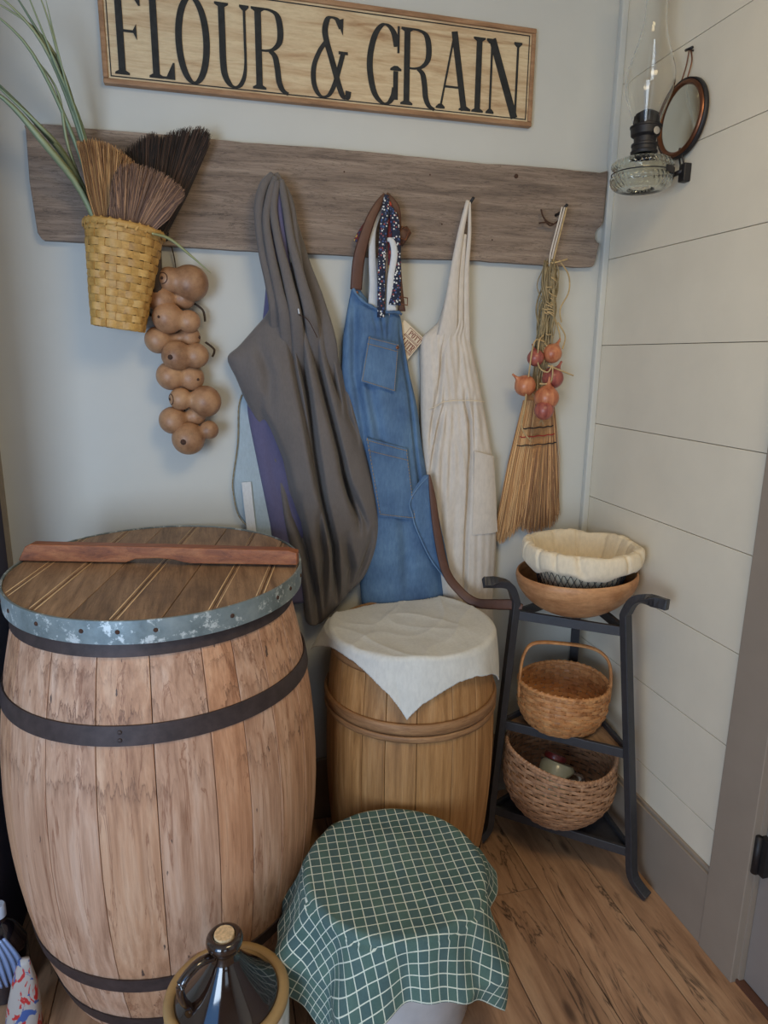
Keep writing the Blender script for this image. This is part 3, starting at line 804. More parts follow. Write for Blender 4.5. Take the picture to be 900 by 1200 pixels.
for i, (a, b, y, lb) in enumerate(gs):
    A = Vector((a[0], y - .008 * (i % 2), a[1])); B = Vector((b[0], y + .004, b[1])); ra, rb = a[2], b[2]
    d = (B - A); L = d.length; d.normalize()
    ref = Vector((0, 0, 1)); s1 = d.cross(ref).normalized(); s2 = s1.cross(d)
    g = G(); N = 28; K = 24; V = []
    for k in range(N + 1):
        t = -ra + (L + ra + rb) * (0.5 - 0.5 * cos(pi * k / N))
        q = 0.0
        qa = ra * ra - t * t; qb = rb * rb - (t - L) ** 2
        qa = sqrt(qa) if qa > 0 else 0; qb = sqrt(qb) if qb > 0 else 0
        q = max(qa, qb); neck = min(ra, rb) * .52
        if 0 < t < L: q = max(q, neck + (max(0, q - neck)) )
        if 0 < t < L: q = (max(qa, 1e-6) ** 6 + max(qb, 1e-6) ** 6 + neck ** 6) ** (1 / 6)
        for j in range(K):
            an = 2 * pi * j / K
            rr = q * (1 + .03 * fbm(cos(an) * 1.5 + i * 3, sin(an) * 1.5, t * 25))
            V.append(A + d * t + (s1 * cos(an) + s2 * sin(an)) * rr)
    F = [(k * K + j, k * K + (j + 1) % K, (k + 1) * K + (j + 1) % K, (k + 1) * K + j) for k in range(N) for j in range(K)]
    g.add(V, F + [tuple(range(K))[::-1], tuple(N * K + j for j in range(K))])
    t = thing('gourd', tuple(A), lb, 'gourd', 'gourds strung beside the yellow basket')
    put('shell', g, M['gourd'], t, True)
    # blossom scar or stem
    sa = {1: (B, rb), 2: (A, ra), 4: (A, ra), 8: (A, ra), 5: (B, rb), 3: (B, rb), 0: (A, ra), 6: (A, ra), 7: (B, rb)}[i]
    dirs = {8: (-.3, -1, -.1), 3: (1, -.5, 0), 2: (-.6, -1, 0), 4: (-.4, -1, -.1), 1: (.35, -1, .25), 5: (.5, -.8, -.1), 0: (-.6, -1, .1), 6: (-1, -.5, 0), 7: (.8, -.8, .3)}[i]
    dv = Vector(dirs).normalized(); p = sa[0] + dv * (sa[1] * .98)
    sr = {8: .008, 3: .005, 4: .007}.get(i, .004)
    q = G(); sweep([p - dv * .003, p + dv * .0015, p + dv * .003], [sr, sr, sr * .4], face=(0, 0, 1), n=8, g=q)
    put('scar', q, M['scar'], t, True)
    if i in (0, 6):
        q = G()
        for r_ in (.014,):
            cc = sa[0] + dv * sqrt(sa[1] ** 2 - r_ ** 2) * 1.0
            s1_ = dv.cross(Vector((0, 0, 1))).normalized(); s2_ = s1_.cross(dv)
            sweep([cc + (s1_ * cos(x) + s2_ * sin(x)) * r_ for x in [2 * pi * k / 22 * .8 for k in range(22)]], .0012, n=5, g=q)
        put('curled_stem', q, M['scar'], t, True)

# ------------------------------------------------------------------ garments
def interp(tab, z):
    """rows sorted from high z to low; linear"""
    if z >= tab[0][0]: return tab[0][1:]
    for a, b in zip(tab, tab[1:]):
        if z >= b[0]:
            t = (a[0] - z) / (a[0] - b[0]); return tuple(p + (q - p) * t for p, q in zip(a[1:], b[1:]))
    return tab[-1][1:]

def garment(rows, folds, nx=90, nz=150, seed=0, wob=0.003, hem=None, back=0.006, ripple=0.0, rk=60, rd=0.0):
    """cloth hanging against the wall: rows (z, xl, xr, y of edges, bulge); folds ([(z, x), ...], width, depth, skew)"""
    R = resample(rows, 80) if len(rows) > 2 else rows
    R = sorted(R, key=lambda r: -r[0])
    z1, z0 = R[0][0], R[-1][0]
    V = []; B = []
    for j in range(nz + 1):
        z = z1 + (z0 - z1) * j / nz
        xl, xr, yb, bg = interp(R, z)
        for i in range(nx + 1):
            u = i / nx; x = xl + (xr - xl) * u
            y = yb - bg * (max(0, sin(pi * u)) ** .45) - wob * 2.2 * fbm(x * 9, z * 2.2, seed) - wob * .7 * fbm(x * 30, z * 6, seed + 5)
            if ripple: y -= ripple * sin(rk * (u + rd * (z - z0)) + 3 * fbm(u * 3, z * 2, seed + 2)) * (max(0, sin(pi * u)) ** .5)
            for line, w, d, sk in folds:
                if line[0][0] + .05 < z or line[-1][0] - .05 > z: continue
                fx = interp(line, z)[0]; e = 1.0
                if z > line[0][0] - .06: e = max(0, (line[0][0] + .05 - z) / .11)
                if z < line[-1][0] + .06: e = min(e, max(0, (z - line[-1][0] + .05) / .11))
                q = x - fx; ww = w * (sk if q > 0 else 1.0)
                y += d * e * exp(-(q / ww) ** 2)
            zz_ = z
            if hem and j > nz * .8:
                zz_ = z + hem(u) * ((j / nz - .8) / .2)
            V.append((x, min(y, -0.004), zz_)); B.append((x, min(y + .01, yb + back if yb + back < -.002 else -.002), zz_))
    g = G(); n1 = nx + 1; N = len(V)
    F = []
    for j in range(nz):
        for i in range(nx):
            a = j * n1 + i; F.append((a, a + 1, a + n1 + 1, a + n1))
            F.append((N + a, N + a + n1, N + a + n1 + 1, N + a + 1))
    for j in range(nz):
        a = j * n1; F.append((a, a + n1, N + a + n1, N + a)); a += nx; F.append((a, N + a, N + a + n1, a + n1))
    for i in range(nx):
        F.append((i, N + i, N + i + 1, i + 1)); a = nz * n1 + i; F.append((a, a + 1, N + a + 1, N + a))
    return g.add(V + B, F)

# taupe apron on the first hook
ap1 = thing('apron', (-1.05, -0.05, 2.0), 'long taupe canvas apron bunched on the leftmost hook behind the barrels', 'apron')
rows = [(1.80, -1.070, -1.0, -.06, .015), (1.78, -1.074, -.985, -.06, .028), (1.70, -1.066, -.950, -.05, .045), (1.665, -1.075, -.93, -.045, .05), (1.622, -1.112, -.905, -.04, .055), (1.575, -1.155, -.880, -.035, .06),
        (1.542, -1.187, -.868, -.03, .065), (1.484, -1.164, -.850, -.03, .075), (1.426, -1.142, -.832, -.03, .08), (1.354, -1.108, -.810, -.03, .09), (1.244, -1.066, -.782, -.03, .10),
        (1.15, -1.050, -.758, -.03, .10), (1.063, -1.040, -.744, -.03, .10), (.985, -1.025, -.748, -.03, .095), (.918, -1.005, -.77, -.03, .09), (.862, -.992, -.80, -.03, .08), (.80, -.985, -.86, -.03, .07), (.735, -.978, -.93, -.03, .05)]
folds = [([(1.74, -.993), (1.59, -.986), (1.449, -.964), (1.278, -.946), (1.15, -.928), (.99, -.893), (.85, -.885)], .014, .075, .30),
         ([(1.66, -1.02), (1.5, -1.000), (1.4, -.982), (1.3, -.965), (1.2, -.95)], .010, .030, .4),
         ([(1.65, -.955), (1.497, -.925), (1.30, -.880), (1.147, -.845), (1.07, -.82)], .014, .062, .30),
         ([(1.58, -.905), (1.48, -.885), (1.42, -.87)], .010, .045, .4),
         ([(1.50, -.86), (1.38, -.845), (1.32, -.82)], .016, .026, .4),
         ([(1.40, -1.10), (1.25, -1.04), (1.1, -1.01), (1.02, -.99)], .024, .045, .4),
         ([(1.12, -1.0), (.98, -.975), (.85, -.95), (.76, -.945)], .016, .055, .4),
         ([(1.08, -.94), (.95, -.925), (.83, -.93)], .014, .045, .45),
         ([(1.22, -.87), (1.12, -.825), (1.06, -.80)], .016, .035, .5),
         ([(1.0, -.86), (.92, -.84), (.84, -.85)], .018, .045, .5),
         ([(1.0, -.78), (.93, -.80), (.86, -.83)], .014, .03, .6),
         ([(1.58, -1.10), (1.50, -1.075), (1.40, -1.075)], .02, .016, .8)]
put('body', garment(rows, folds, 110, 190, 3, .004), M['brownc'], ap1, True)
def strap(parent, name, pts, w, t, mat, face=(0, -1, 0), n=8, ns=34, label=None):
    W_ = w; P = resample(pts, ns)
    if isinstance(w, list): W_ = [x[0] for x in resample([(q,) for q in w], ns)]
    return put(name, sweep(P, W_, t, face=face, n=n), mat, parent, True, label=label)
H0 = (-1.048, -.06, 2.012)
for pts, w in (([(-1.040, -.010, 1.48), (-1.052, -.088, 1.66), (-1.066, -.092, 1.74), (-1.083, -.088, 1.82), (-1.092, -.085, 1.92), (-1.078, -.08, 1.985), (-1.052, -.07, 2.018)], [.024, .020, .016, .014, .013, .012, .009]),
               ([(-1.010, -.010, 1.46), (-1.030, -.102, 1.64), (-1.048, -.104, 1.73), (-1.066, -.102, 1.82), (-1.075, -.10, 1.90), (-1.062, -.095, 1.965), (-1.045, -.08, 2.008)], [.022, .018, .014, .012, .010, .010, .008]),
               ([(-.980, -.010, 1.46), (-1.000, -.108, 1.64), (-1.022, -.110, 1.75), (-1.045, -.105, 1.85), (-1.055, -.10, 1.93), (-1.042, -.09, 1.998)], [.020, .017, .014, .011, .010, .008]),
               ([(-.925, -.010, 1.48), (-.960, -.105, 1.65), (-.985, -.105, 1.75), (-1.010, -.10, 1.85), (-1.022, -.10, 1.93), (-1.032, -.085, 2.002)], [.022, .018, .014, .011, .010, .009]),
               ([(-.965, -.060, 1.62), (-.985, -.085, 1.74), (-.998, -.085, 1.86), (-1.012, -.08, 1.955), (-1.045, -.065, 2.020)], [.014, .014, .012, .012, .010]),
               ([(-.885, -.020, 1.44), (-.900, -.065, 1.57), (-.932, -.062, 1.70), (-.965, -.05, 1.80), (-.993, -.05, 1.89), (-1.018, -.055, 1.96), (-1.04, -.055, 2.01)], [.012, .022, .018, .014, .013, .013, .010])):
    strap(ap1, 'strap', pts, w, .007, M['brownc'])
put('seam', sweep(resample([(-.995, -.118, 1.66), (-.97, -.122, 1.645), (-.945, -.118, 1.60)], 12), .0012, n=4), M['scar'], ap1)
put('stitch_mark', sweep([(-.997, -.125, 1.675), (-.995, -.125, 1.662)], .002, n=5), M['tape'], ap1)
# mauve apron behind it
ap2 = thing('apron', (-1.06, -0.03, 2.0), 'mauve-grey apron mostly hidden behind the taupe one on the leftmost hook', 'apron')
rows = [(1.86, -1.066, -1.045, -.03, .008), (1.795, -1.068, -1.03, -.028, .008), (1.636, -1.087, -1.0, -.022, .012), (1.50, -1.115, -.98, -.02, .02), (1.41, -1.136, -.97, -.018, .03), (1.25, -1.115, -.95, -.015, .03), (1.029, -1.079, -.95, -.015, .03), (.80, -1.06, -.95, -.015, .03)]
put('body', garment(rows, [([(1.3, -1.08), (1.1, -1.05)], .015, .008, 1)], 40, 90, 8, .002), M['purple'], ap2, True)
strap(ap2, 'strap', [(-1.02, -.08, 1.78), (-1.034, -.09, 1.88), (-1.040, -.085, 1.96), (-1.045, -.07, 2.0)], [.012, .010, .008, .006], .006, M['purple'])
strap(ap2, 'strap', [(-1.06, -.04, 1.85), (-1.064, -.06, 1.92), (-1.052, -.062, 1.99)], [.010, .008, .006], .005, M['purple'])
ap3 = thing('apron', (-1.15, -0.02, 1.5), 'pale blue cloth with a dark stitched edge and white tape, behind the mauve apron', 'apron')
rows = [(1.47, -1.135, -1.10, -.008, .006), (1.422, -1.157, -1.09, -.008, .008), (1.30, -1.169, -1.06, -.008, .010), (1.173, -1.186, -1.05, -.008, .012), (1.095, -1.176, -1.05, -.008, .012), (1.05, -1.150, -1.04, -.008, .012), (.98, -1.12, -1.04, -.008, .01)]
put('body', garment(rows, [], 24, 60, 9, .001), M['pale'], ap3, True)
put('stitched_edge', sweep(resample([(-1.150, -.018, 1.44), (-1.161, -.018, 1.40), (-1.167, -.018, 1.30), (-1.184, -.018, 1.20), (-1.186, -.018, 1.16), (-1.175, -.018, 1.09), (-1.150, -.02, 1.05)], 60), [.0014 + .0006 * (k % 2) for k in range(60)], n=5), M['stem'], ap3)
put('tape', sweep([(-1.147, -.026, 1.185), (-1.143, -.028, 1.12), (-1.135, -.026, 1.02)], .0135, .0012, square=True), M['tape'], ap3)

# denim apron
ap4 = thing('apron', (-0.742, -0.05, 1.97), 'blue denim apron with patch pockets and brown leather straps on the second hook', 'apron')
def ytop(u): return 0
rows = [(1.742, -.832, -.812, -.045, .012), (1.715, -.838, -.79, -.043, .016), (1.692, -.842, -.765, -.04, .02), (1.676, -.845, -.693, -.04, .03), (1.604, -.856, -.675, -.035, .042), (1.547, -.858, -.662, -.03, .046),
        (1.497, -.859, -.652, -.03, .05), (1.397, -.845, -.627, -.03, .055), (1.30, -.84, -.612, -.03, .055), (1.241, -.83, -.601, -.03, .055), (1.105, -.82, -.571, -.03, .055), (.964, -.81, -.538, -.03, .055), (.82, -.80, -.508, -.03, .055), (.72, -.79, -.49, -.03, .05)]
folds = [([(1.70, -.825), (1.5, -.825), (1.35, -.80), (1.2, -.78)], .014, .018, .7), ([(1.56, -.80), (1.42, -.775), (1.28, -.745)], .016, .014, 1.0),
         ([(1.62, -.69), (1.45, -.66), (1.25, -.635), (1.1, -.612), (.95, -.58)], .006, .014, 1.0), ([(1.66, -.75), (1.62, -.745)], .006, .010, 1), ([(1.665, -.725), (1.63, -.73)], .006, .010, 1), ([(1.665, -.775), (1.63, -.765)], .006, .008, 1),
         ([(1.2, -.70), (1.0, -.67), (.85, -.66)], .02, .010, 1.2)]
put('body', garment(rows, folds, 110, 170, 14, .003), M['denim'], ap4, True)
put('bib_hem', sweep(resample([(-.833, -.062, 1.738), (-.822, -.066, 1.720), (-.800, -.070, 1.700), (-.780, -.072, 1.690), (-.765, -.076, 1.682), (-.748, -.074, 1.679), (-.733, -.078, 1.675), (-.716, -.074, 1.677), (-.700, -.072, 1.676), (-.690, -.064, 1.672)], 50), [.0045 + .0012 * sin(k * .9) for k in range(50)], .0035, n=8), M['denim'], ap4, True)
# turned-back corner
rows = [(1.20, -.615, -.597, -.082, .008), (1.16, -.645, -.588, -.083, .010), (1.123, -.664, -.578, -.084, .012), (1.08, -.655, -.568, -.084, .012), (1.034, -.641, -.556, -.084, .012), (.934, -.592, -.532, -.083, .010), (.87, -.545, -.517, -.082, .006), (.85, -.525, -.512, -.08, .004)]
put('turned_corner', garment(rows, [([(1.12, -.62), (1.0, -.60)], .02, .006, 1)], 30, 60, 15, .0015, back=-.002), M['denim'], ap4, True)
put('hem_edge', sweep(resample([(-.606, -.094, 1.195), (-.640, -.098, 1.16), (-.664, -.100, 1.118), (-.655, -.100, 1.08), (-.641, -.100, 1.034), (-.592, -.098, .934), (-.535, -.094, .86)], 50), .0016, n=5), M['denimedge'], ap4, True)
def pocket(pts, y, rivet=None, stitch=True, nm='pocket', yslope=0):
    cx = sum(p[0] for p in pts) / 4; cz = sum(p[1] for p in pts) / 4
    g = G(); N = 12; V = []
    tl_, tr, br, bl2 = [Vector((p[0], 0, p[1])) for p in pts]
    for off in (0, .006):
        for j in range(N + 1):
            for i in range(N + 1):
                u, v = i / N, j / N
                p = tl_.lerp(tr, u).lerp(bl2.lerp(br, u), v)
                p.y = y + yslope * (u - .5) - .003 * sin(pi * u) + off - .0015 * fbm(u * 4, v * 4, cx)
                V.append(p)
    K = N + 1; F = []
    for j in range(N):
        for i in range(N):
            a = j * K + i; F += [(a, a + 1, a + K + 1, a + K), (K * K + a, K * K + a + K, K * K + a + K + 1, K * K + a + 1)]
    per = [i for i in range(N)] + [j * K + N for j in range(N)] + [N * K + N - i for i in range(N)] + [(N - j) * K for j in range(N)]
    for a, b in zip(per, per[1:] + per[:1]): F.append((a, K * K + a, K * K + b, b))
    g.add(V, F); o = put(nm, g, M['denim'], ap4, True, angle=50)
    sg = G()
    def P(u, v):
        p = tl_.lerp(tr, u).lerp(bl2.lerp(br, u), v); p.y = y + yslope * (u - .5) - .0042 - .003 * sin(pi * u); return p
    for line in ([(0.03, .0), (.03, .97)], [(.03, .97), (.97, .97)], [(.97, .97), (.97, 0)], [(.0, .16), (1, .16)], [(.0, .03), (1., .03)]):
        n = 22
        for k in range(n):
            a = k / n; b = a + .62 / n; (u0, v0), (u1, v1) = line
            sweep([P(u0 + (u1 - u0) * a, v0 + (v1 - v0) * a), P(u0 + (u1 - u0) * b, v0 + (v1 - v0) * b)], .0009, n=4, g=sg)
    put('stitching', sg, M['thread'], o)
    return o
pocket([(-.793, 1.607), (-.703, 1.587), (-.712, 1.449), (-.815, 1.480)], -.086, yslope=0.0)
pocket([(-.800, 1.318), (-.672, 1.282), (-.640, 1.06), (-.757, 1.078)], -.088)
q = lathe((0, 0, 0), [(0.0001, 0), (.005, 0), (.005, .002), (.002, .0035), (.0001, .0035)], 12); xform(q, Matrix.Translation((-.708, -.092, 1.577)) @ Matrix.Rotation(pi / 2, 4, 'X'))
put('rivet', q, M['brass'], ap4)
q = lathe((0, 0, 0), [(0.0001, 0), (.004, 0), (.004, .002), (.0001, .003)], 12); xform(q, Matrix.Translation((-.822, -.062, 1.727)) @ Matrix.Rotation(pi / 2, 4, 'X'))
put('rivet', q, M['brass'], ap4)
strap(ap4, 'strap', [(-.824, -.062, 1.735), (-.818, -.075, 1.82), (-.793, -.08, 1.905), (-.768, -.078, 1.955), (-.742, -.07, 1.988)], [.017, .017, .014, .011, .008], .002, M['leather'])
strap(ap4, 'strap', [(-.742, -.07, 1.99), (-.712, -.07, 1.955), (-.700, -.06, 1.90), (-.696, -.055, 1.84), (-.690, -.055, 1.76), (-.688, -.06, 1.68)], [.008, .011, .007, .004, .004, .012], .002, M['leather'])
put('strap_end', sweep([(-.705, -.068, 1.865), (-.690, -.070, 1.888), (-.672, -.068, 1.902)], [.016, .018, .012], .003), M['leather'], ap4, True)
put('buckle', sweep([(-.706, -.078, 1.878), (-.696, -.078, 1.908), (-.674, -.078, 1.900), (-.684, -.078, 1.872)], .0018, n=6, closed=True), M['brass'], ap4, True)
put('buckle', sweep([(-.702, -.078, 1.700), (-.702, -.078, 1.720), (-.676, -.078, 1.716), (-.676, -.078, 1.696)], .0018, n=6, closed=True), M['brass'], ap4, True)
strap(ap4, 'tie_strap', [(-.600, -.09, 1.20), (-.590, -.098, 1.13), (-.575, -.108, 1.02), (-.548, -.118, .90), (-.505, -.135, .835), (-.465, -.17, .805), (-.42, -.225, .815), (-.385, -.262, .825), (-.36, -.285, .824)],
      [.003, .010, .013, .014, .014, .015, .016, .016, .008], .002, M['leather'], face=lambda p, u: (-.15 * u, -1, .35 * u), ns=60)

# floral and plain ties over the second hook
fa = thing('floral_apron', (-.742, -.05, 1.97), 'navy floral apron ties with white dots looped over the second hook', 'apron')
strap(fa, 'ribbon', [(-.742, -.082, 1.985), (-.748, -.092, 1.94), (-.755, -.094, 1.86), (-.757, -.092, 1.78), (-.756, -.085, 1.66)], [.007, .011, .0115, .0115, .011], .003, M['navyfl'])
strap(fa, 'ribbon', [(-.735, -.08, 1.955), (-.722, -.090, 1.925), (-.715, -.092, 1.86), (-.712, -.090, 1.78), (-.716, -.085, 1.695)], [.007, .013, .012, .012, .018], .004, M['navyfl'])
fr = thing('red_floral_apron', (-.75, -.05, 1.95), 'dark red floral strap end poking out left of the second hook', 'apron')
strap(fr, 'ribbon', [(-.745, -.05, 1.975), (-.775, -.052, 1.93), (-.805, -.052, 1.885), (-.818, -.052, 1.862)], [.007, .012, .013, .013], .003, M['redfl'])
strap(fr, 'ribbon', [(-.740, -.074, 1.98), (-.732, -.082, 1.94), (-.729, -.080, 1.86), (-.724, -.075, 1.74)], [.006, .010, .009, .008], .003, M['redfl'])
fw = thing('white_apron', (-.76, -.04, 1.9), 'white cotton apron ties hanging behind the navy floral ties', 'apron')
strap(fw, 'tie', [(-.745, -.055, 1.965), (-.775, -.06, 1.90), (-.777, -.062, 1.82), (-.772, -.062, 1.74), (-.775, -.055, 1.64)], [.006, .010, .011, .014, .018], .004, M['tape'])
strap(fw, 'tie', [(-.745, -.085, 1.868), (-.730, -.095, 1.865), (-.722, -.096, 1.83), (-.730, -.09, 1.76), (-.724, -.08, 1.68)], [.004, .008, .010, .010, .016], .003, M['tape'])
strap(fw, 'tie', [(-.738, -.06, 1.84), (-.742, -.062, 1.76), (-.738, -.058, 1.65)], [.008, .012, .02], .004, M['linen'])
strap(fw, 'tie', [(-.700, -.045, 1.90), (-.694, -.045, 1.82), (-.690, -.045, 1.72)], [.003, .0035, .003], .002, M['linen'])

# printed tag
tgm = m_plain('feed_sack_paper', srgb(218, 200, 172), 0.8, 0, .1, 20, .1)
tg = thing('printed_tag', (-.645, -.03, 1.6), 'cream cloth tag with red-brown print tucked behind the denim apron bib', 'tag')
T_ = Matrix.Translation((-.606, -.030, 1.604)) @ Matrix.Rotation(radians(40), 4, 'Y')
put('tag_cloth', xform(box(-.085, 0, 0, .0016, -.085, .0), T_), tgm, tg, bevel=.0006)
pr = G()
for k, ch in enumerate('POTT'):
    q = letter(ch, -.0475 + k * .0108, -.0475 + k * .0108 + .0088, -.024, -.0085, -.0009, .0, .0024, .0009); pr.add(q.v, q.f)
for z0, z1, x0, x1 in ((-.0052, -.0042, -.056, -.004), (-.0288, -.0278, -.056, -.004), (-.0325, -.0312, -.060, -.004), (-.0648, -.0632, -.060, -.004), (-.068, -.0672, -.060, -.004)):
    q = box(x0, x1, -.0008, 0, z0, z1); pr.add(q.v, q.f)
for x0 in (-.005, -.056):
    q = box(x0, x0 + .001, -.0008, 0, -.068, -.0045); pr.add(q.v, q.f)
for k, ch in enumerate('LUTE'.replace('E', 'R')):
    q = letter(ch, -.051 + k * .0115, -.051 + k * .0115 + .0095, -.0595, -.0375, -.0009, .0, .0026, .0010); pr.add(q.v, q.f)
xform(pr, T_); put('print', pr, M['tagink'], tg)

# cream linen pinafore
lp_ = thing('pinafore', (-.495, -.05, 1.97), 'cream linen pinafore with a side pocket on the third hook', 'apron')
rows = [(1.72, -.546, -.486, -.035, .022), (1.659, -.562, -.472, -.032, .03), (1.63, -.590, -.466, -.03, .034), (1.609, -.612, -.462, -.028, .036), (1.572, -.618, -.450, -.026, .04), (1.472, -.614, -.424, -.025, .045), (1.396, -.612, -.406, -.025, .05),
        (1.341, -.61, -.392, -.025, .05), (1.205, -.60, -.362, -.025, .05), (1.065, -.59, -.346, -.025, .05), (.921, -.58, -.341, -.025, .05), (.712, -.57, -.338, -.025, .05), (.587, -.56, -.325, -.025, .045), (.50, -.55, -.325, -.025, .04)]
folds = [([(1.71, -.515), (1.58, -.555), (1.45, -.565), (1.40, -.57)], .006, .018, .6), ([(1.60, -.50), (1.45, -.505)], .008, .006, 1), ([(1.42, -.575), (1.30, -.585)], .006, .02, 1), ([(1.41, -.55), (1.33, -.565), (1.2, -.58)], .006, .022, 1),
         ([(1.42, -.48), (1.35, -.462), (1.25, -.458), (1.0, -.462), (.8, -.46), (.6, -.46)], .007, .024, .7), ([(1.41, -.452), (1.3, -.446), (1.26, -.446)], .005, .010, 1),
         ([(1.42, -.515), (1.3, -.52), (1.1, -.525)], .01, .010, 1), ([(1.42, -.535), (1.25, -.545), (1.0, -.545)], .01, .010, 1), ([(1.40, -.50), (1.2, -.50), (.9, -.50)], .012, .006, 1), ([(1.35, -.42), (1.27, -.41)], .01, .005, 1)]
put('body', garment(rows, folds, 110, 180, 21, .002, ripple=.0012, rk=55), M['linen'], lp_, True)
strap(lp_, 'strap', [(-.552, -.032, 1.50), (-.542, -.060, 1.64), (-.535, -.062, 1.72), (-.528, -.062, 1.80), (-.516, -.066, 1.90), (-.500, -.072, 1.988)], [.045, .030, .021, .015, .010, .006], .007, M['linen'])
strap(lp_, 'strap', [(-.470, -.030, 1.50), (-.485, -.050, 1.66), (-.489, -.055, 1.80), (-.487, -.06, 1.90), (-.494, -.07, 1.985)], [.020, .014, .008, .006, .004], .005, M['linen'])
strap(lp_, 'strap', [(-.505, -.035, 1.50), (-.513, -.056, 1.66), (-.508, -.056, 1.80), (-.500, -.058, 1.90)], [.030, .020, .012, .006], .004, M['linen'])
def lpanel(pts, y, nm):
    g = G(); N = 14; V = []
    a_, b_, c_, d_ = [Vector((p[0], 0, p[1])) for p in pts]
    for off in (0, .005):
        for j in range(N + 1):
            for i in range(N + 1):
                u, v = i / N, j / N; p = a_.lerp(b_, u).lerp(d_.lerp(c_, u), v)
                p.y = y + off + .022 * u ** 3 - .002 * fbm(u * 5, v * 8, 3); V.append(p)
    K = N + 1; F = []
    for j in range(N):
        for i in range(N):
            a = j * K + i; F += [(a, a + 1, a + K + 1, a + K), (K * K + a, K * K + a + K, K * K + a + K + 1, K * K + a + 1)]
    per = [i for i in range(N)] + [j * K + N for j in range(N)] + [N * K + N - i for i in range(N)] + [(N - j) * K for j in range(N)]
    for a, b in zip(per, per[1:] + per[:1]): F.append((a, K * K + a, K * K + b, b))
    g.add(V, F); return put(nm, g, M['linen'], lp_, True, angle=50)
lpanel([(-.450, 1.268), (-.374, 1.247), (-.349, .998), (-.446, .998)], -.077, 'pocket')
put('waist_seam', sweep(resample([(-.596, -.058, 1.396), (-.575, -.070, 1.408), (-.553, -.076, 1.420), (-.50, -.078, 1.424), (-.44, -.072, 1.421), (-.413, -.05, 1.417)], 40), .0013, n=5), M['liner'], lp_, True)

# ------------------------------------------------------------------ hearth broom, onions, raffia on the fourth hook
hb = thing('hearth_broom', (-.205, -.03, 1.5), 'natural straw hearth broom hanging with its forked bristles down on the fourth hook', 'broom')
cols = [srgb(204, 158, 104), srgb(182, 134, 84), srgb(216, 174, 122), srgb(150, 106, 66)]
cols2 = [srgb(178, 132, 84), srgb(150, 108, 70), srgb(196, 152, 104), srgb(124, 86, 56)]
def bfan(name, base, tips, n, cid, cl, yb):
    return fan(name, hb, base, None, None, tips, n, cl, 0, .018, ybase=yb, cid=cid, jit=.022, r0=.0009)
bfan('bristles', ((-.272, 1.42), (-.215, 1.42)), [(-.348, .985), (-.333, .950), (-.305, .962), (-.275, .99), (-.262, 1.02), (-.255, 1.06)], 1500, 11, cols, -.032)
bfan('bristles', ((-.225, 1.42), (-.165, 1.42)), [(-.262, 1.06), (-.258, 1.01), (-.247, .985), (-.21, .975), (-.17, .985), (-.138, 1.0), (-.118, 1.03)], 1500, 12, cols2, -.030)
core = sweep([(-.222, -.03, 1.46), (-.220, -.03, 1.36), (-.222, -.030, 1.29), (-.235, -.03, 1.12)], [.030, .062, .076, .088], [.010, .012, .012, .008], n=16)
put('straw_core', core, m_plain('straw_core', srgb(170, 122, 76), .8, 0, .3, 80, .4), hb, True)
put('broom_handle', sweep([(-.222, -.03, 1.46), (-.216, -.03, 1.62)], [.022, .010], [.012, .009], n=12), M['straw'], hb, True)
for z, w, k, mt in ((1.335, .060, 0, 'black'), (1.308, .066, 1, 'tagred'), (1.280, .074, 2, 'black')):
    if mt == 'tagred': mat = m_plain('red_twine', srgb(160, 50, 44), .8)
    else: mat = m_plain('black_twine', srgb(34, 32, 34), .8)
    pts = []
    for q in range(60):
        a = 2 * pi * q / 60; pts.append((-.222 + w * cos(a), -.031 + .021 * sin(a) , z + .0012 * sin(a * 11) + .004 * cos(a)))
    put('twine', sweep(pts, .0019, n=5, closed=True), mat, hb, True)
on = [((-.207, 1.566, .030), 'onion', 'copper onion highest on the right of the braid on the fourth hook'),
      ((-.262, 1.552, .026), 'onionred', 'small reddish onion highest on the left of the braid, half hidden'),
      ((-.292, 1.468, .033), 'onion', 'copper onion sticking out left of the braid above the hearth broom'),
      ((-.200, 1.492, .034), 'onionred', 'onion with torn dark papery skin at the right of the braid'),
      ((-.232, 1.432, .038), 'onion', 'biggest copper onion, in the middle of the cluster above the broom'),
      ((-.246, 1.395, .030), 'onionred', 'lowest onion, reddish purple, hanging over the broom bristles')]
for i, ((x, z, r), mt, lb) in enumerate(on):
    y = -.078 - (.03 if i in (4,) else .045 if i == 5 else 0)
    t = thing('onion', (x, y, z), lb, 'onion', 'onions tied over the hearth broom')
    rng = random.Random(i)
    prof = [(r * .06, -r * .98), (r * .45, -r * .88), (r * .82, -r * .55), (r, -.05 * r), (r * .9, r * .45), (r * .55, r * .82), (r * .25, r * 1.05), (r * .12, r * 1.35), (r * .1, r * 1.7)]
    P2 = resample(prof, 22); g = lathe((x, y, z), [(max(a, .0005), b) for a, b in P2], 24)
    ang = {0: .5, 1: -.3, 2: -.9, 3: .5, 4: .1, 5: .2}[i]
    xform(g, rotabout((x, y, z), 'Y', ang)); put('bulb', g, M[mt], t, True)
    rt = G()
    for k in range(14):
        a = rng.uniform(0, 6.28); e = rng.uniform(.3, 1) * r * .5
        sweep([(x, y, z - r * .95), (x + cos(a) * e * .5, y + sin(a) * e * .5, z - r * 1.2), (x + cos(a) * e, y + sin(a) * e, z - r * rng.uniform(1.2, 1.6))], .0004, n=3, g=rt)
    xform(rt, rotabout((x, y, z), 'Y', ang)); put('roots', rt, M['stem'], t)
br = thing('onion_braid', (-.21, -.06, 1.8), 'dry braided onion stems and raffia twine hanging from the fourth hook', 'braid')
rng = random.Random(5)
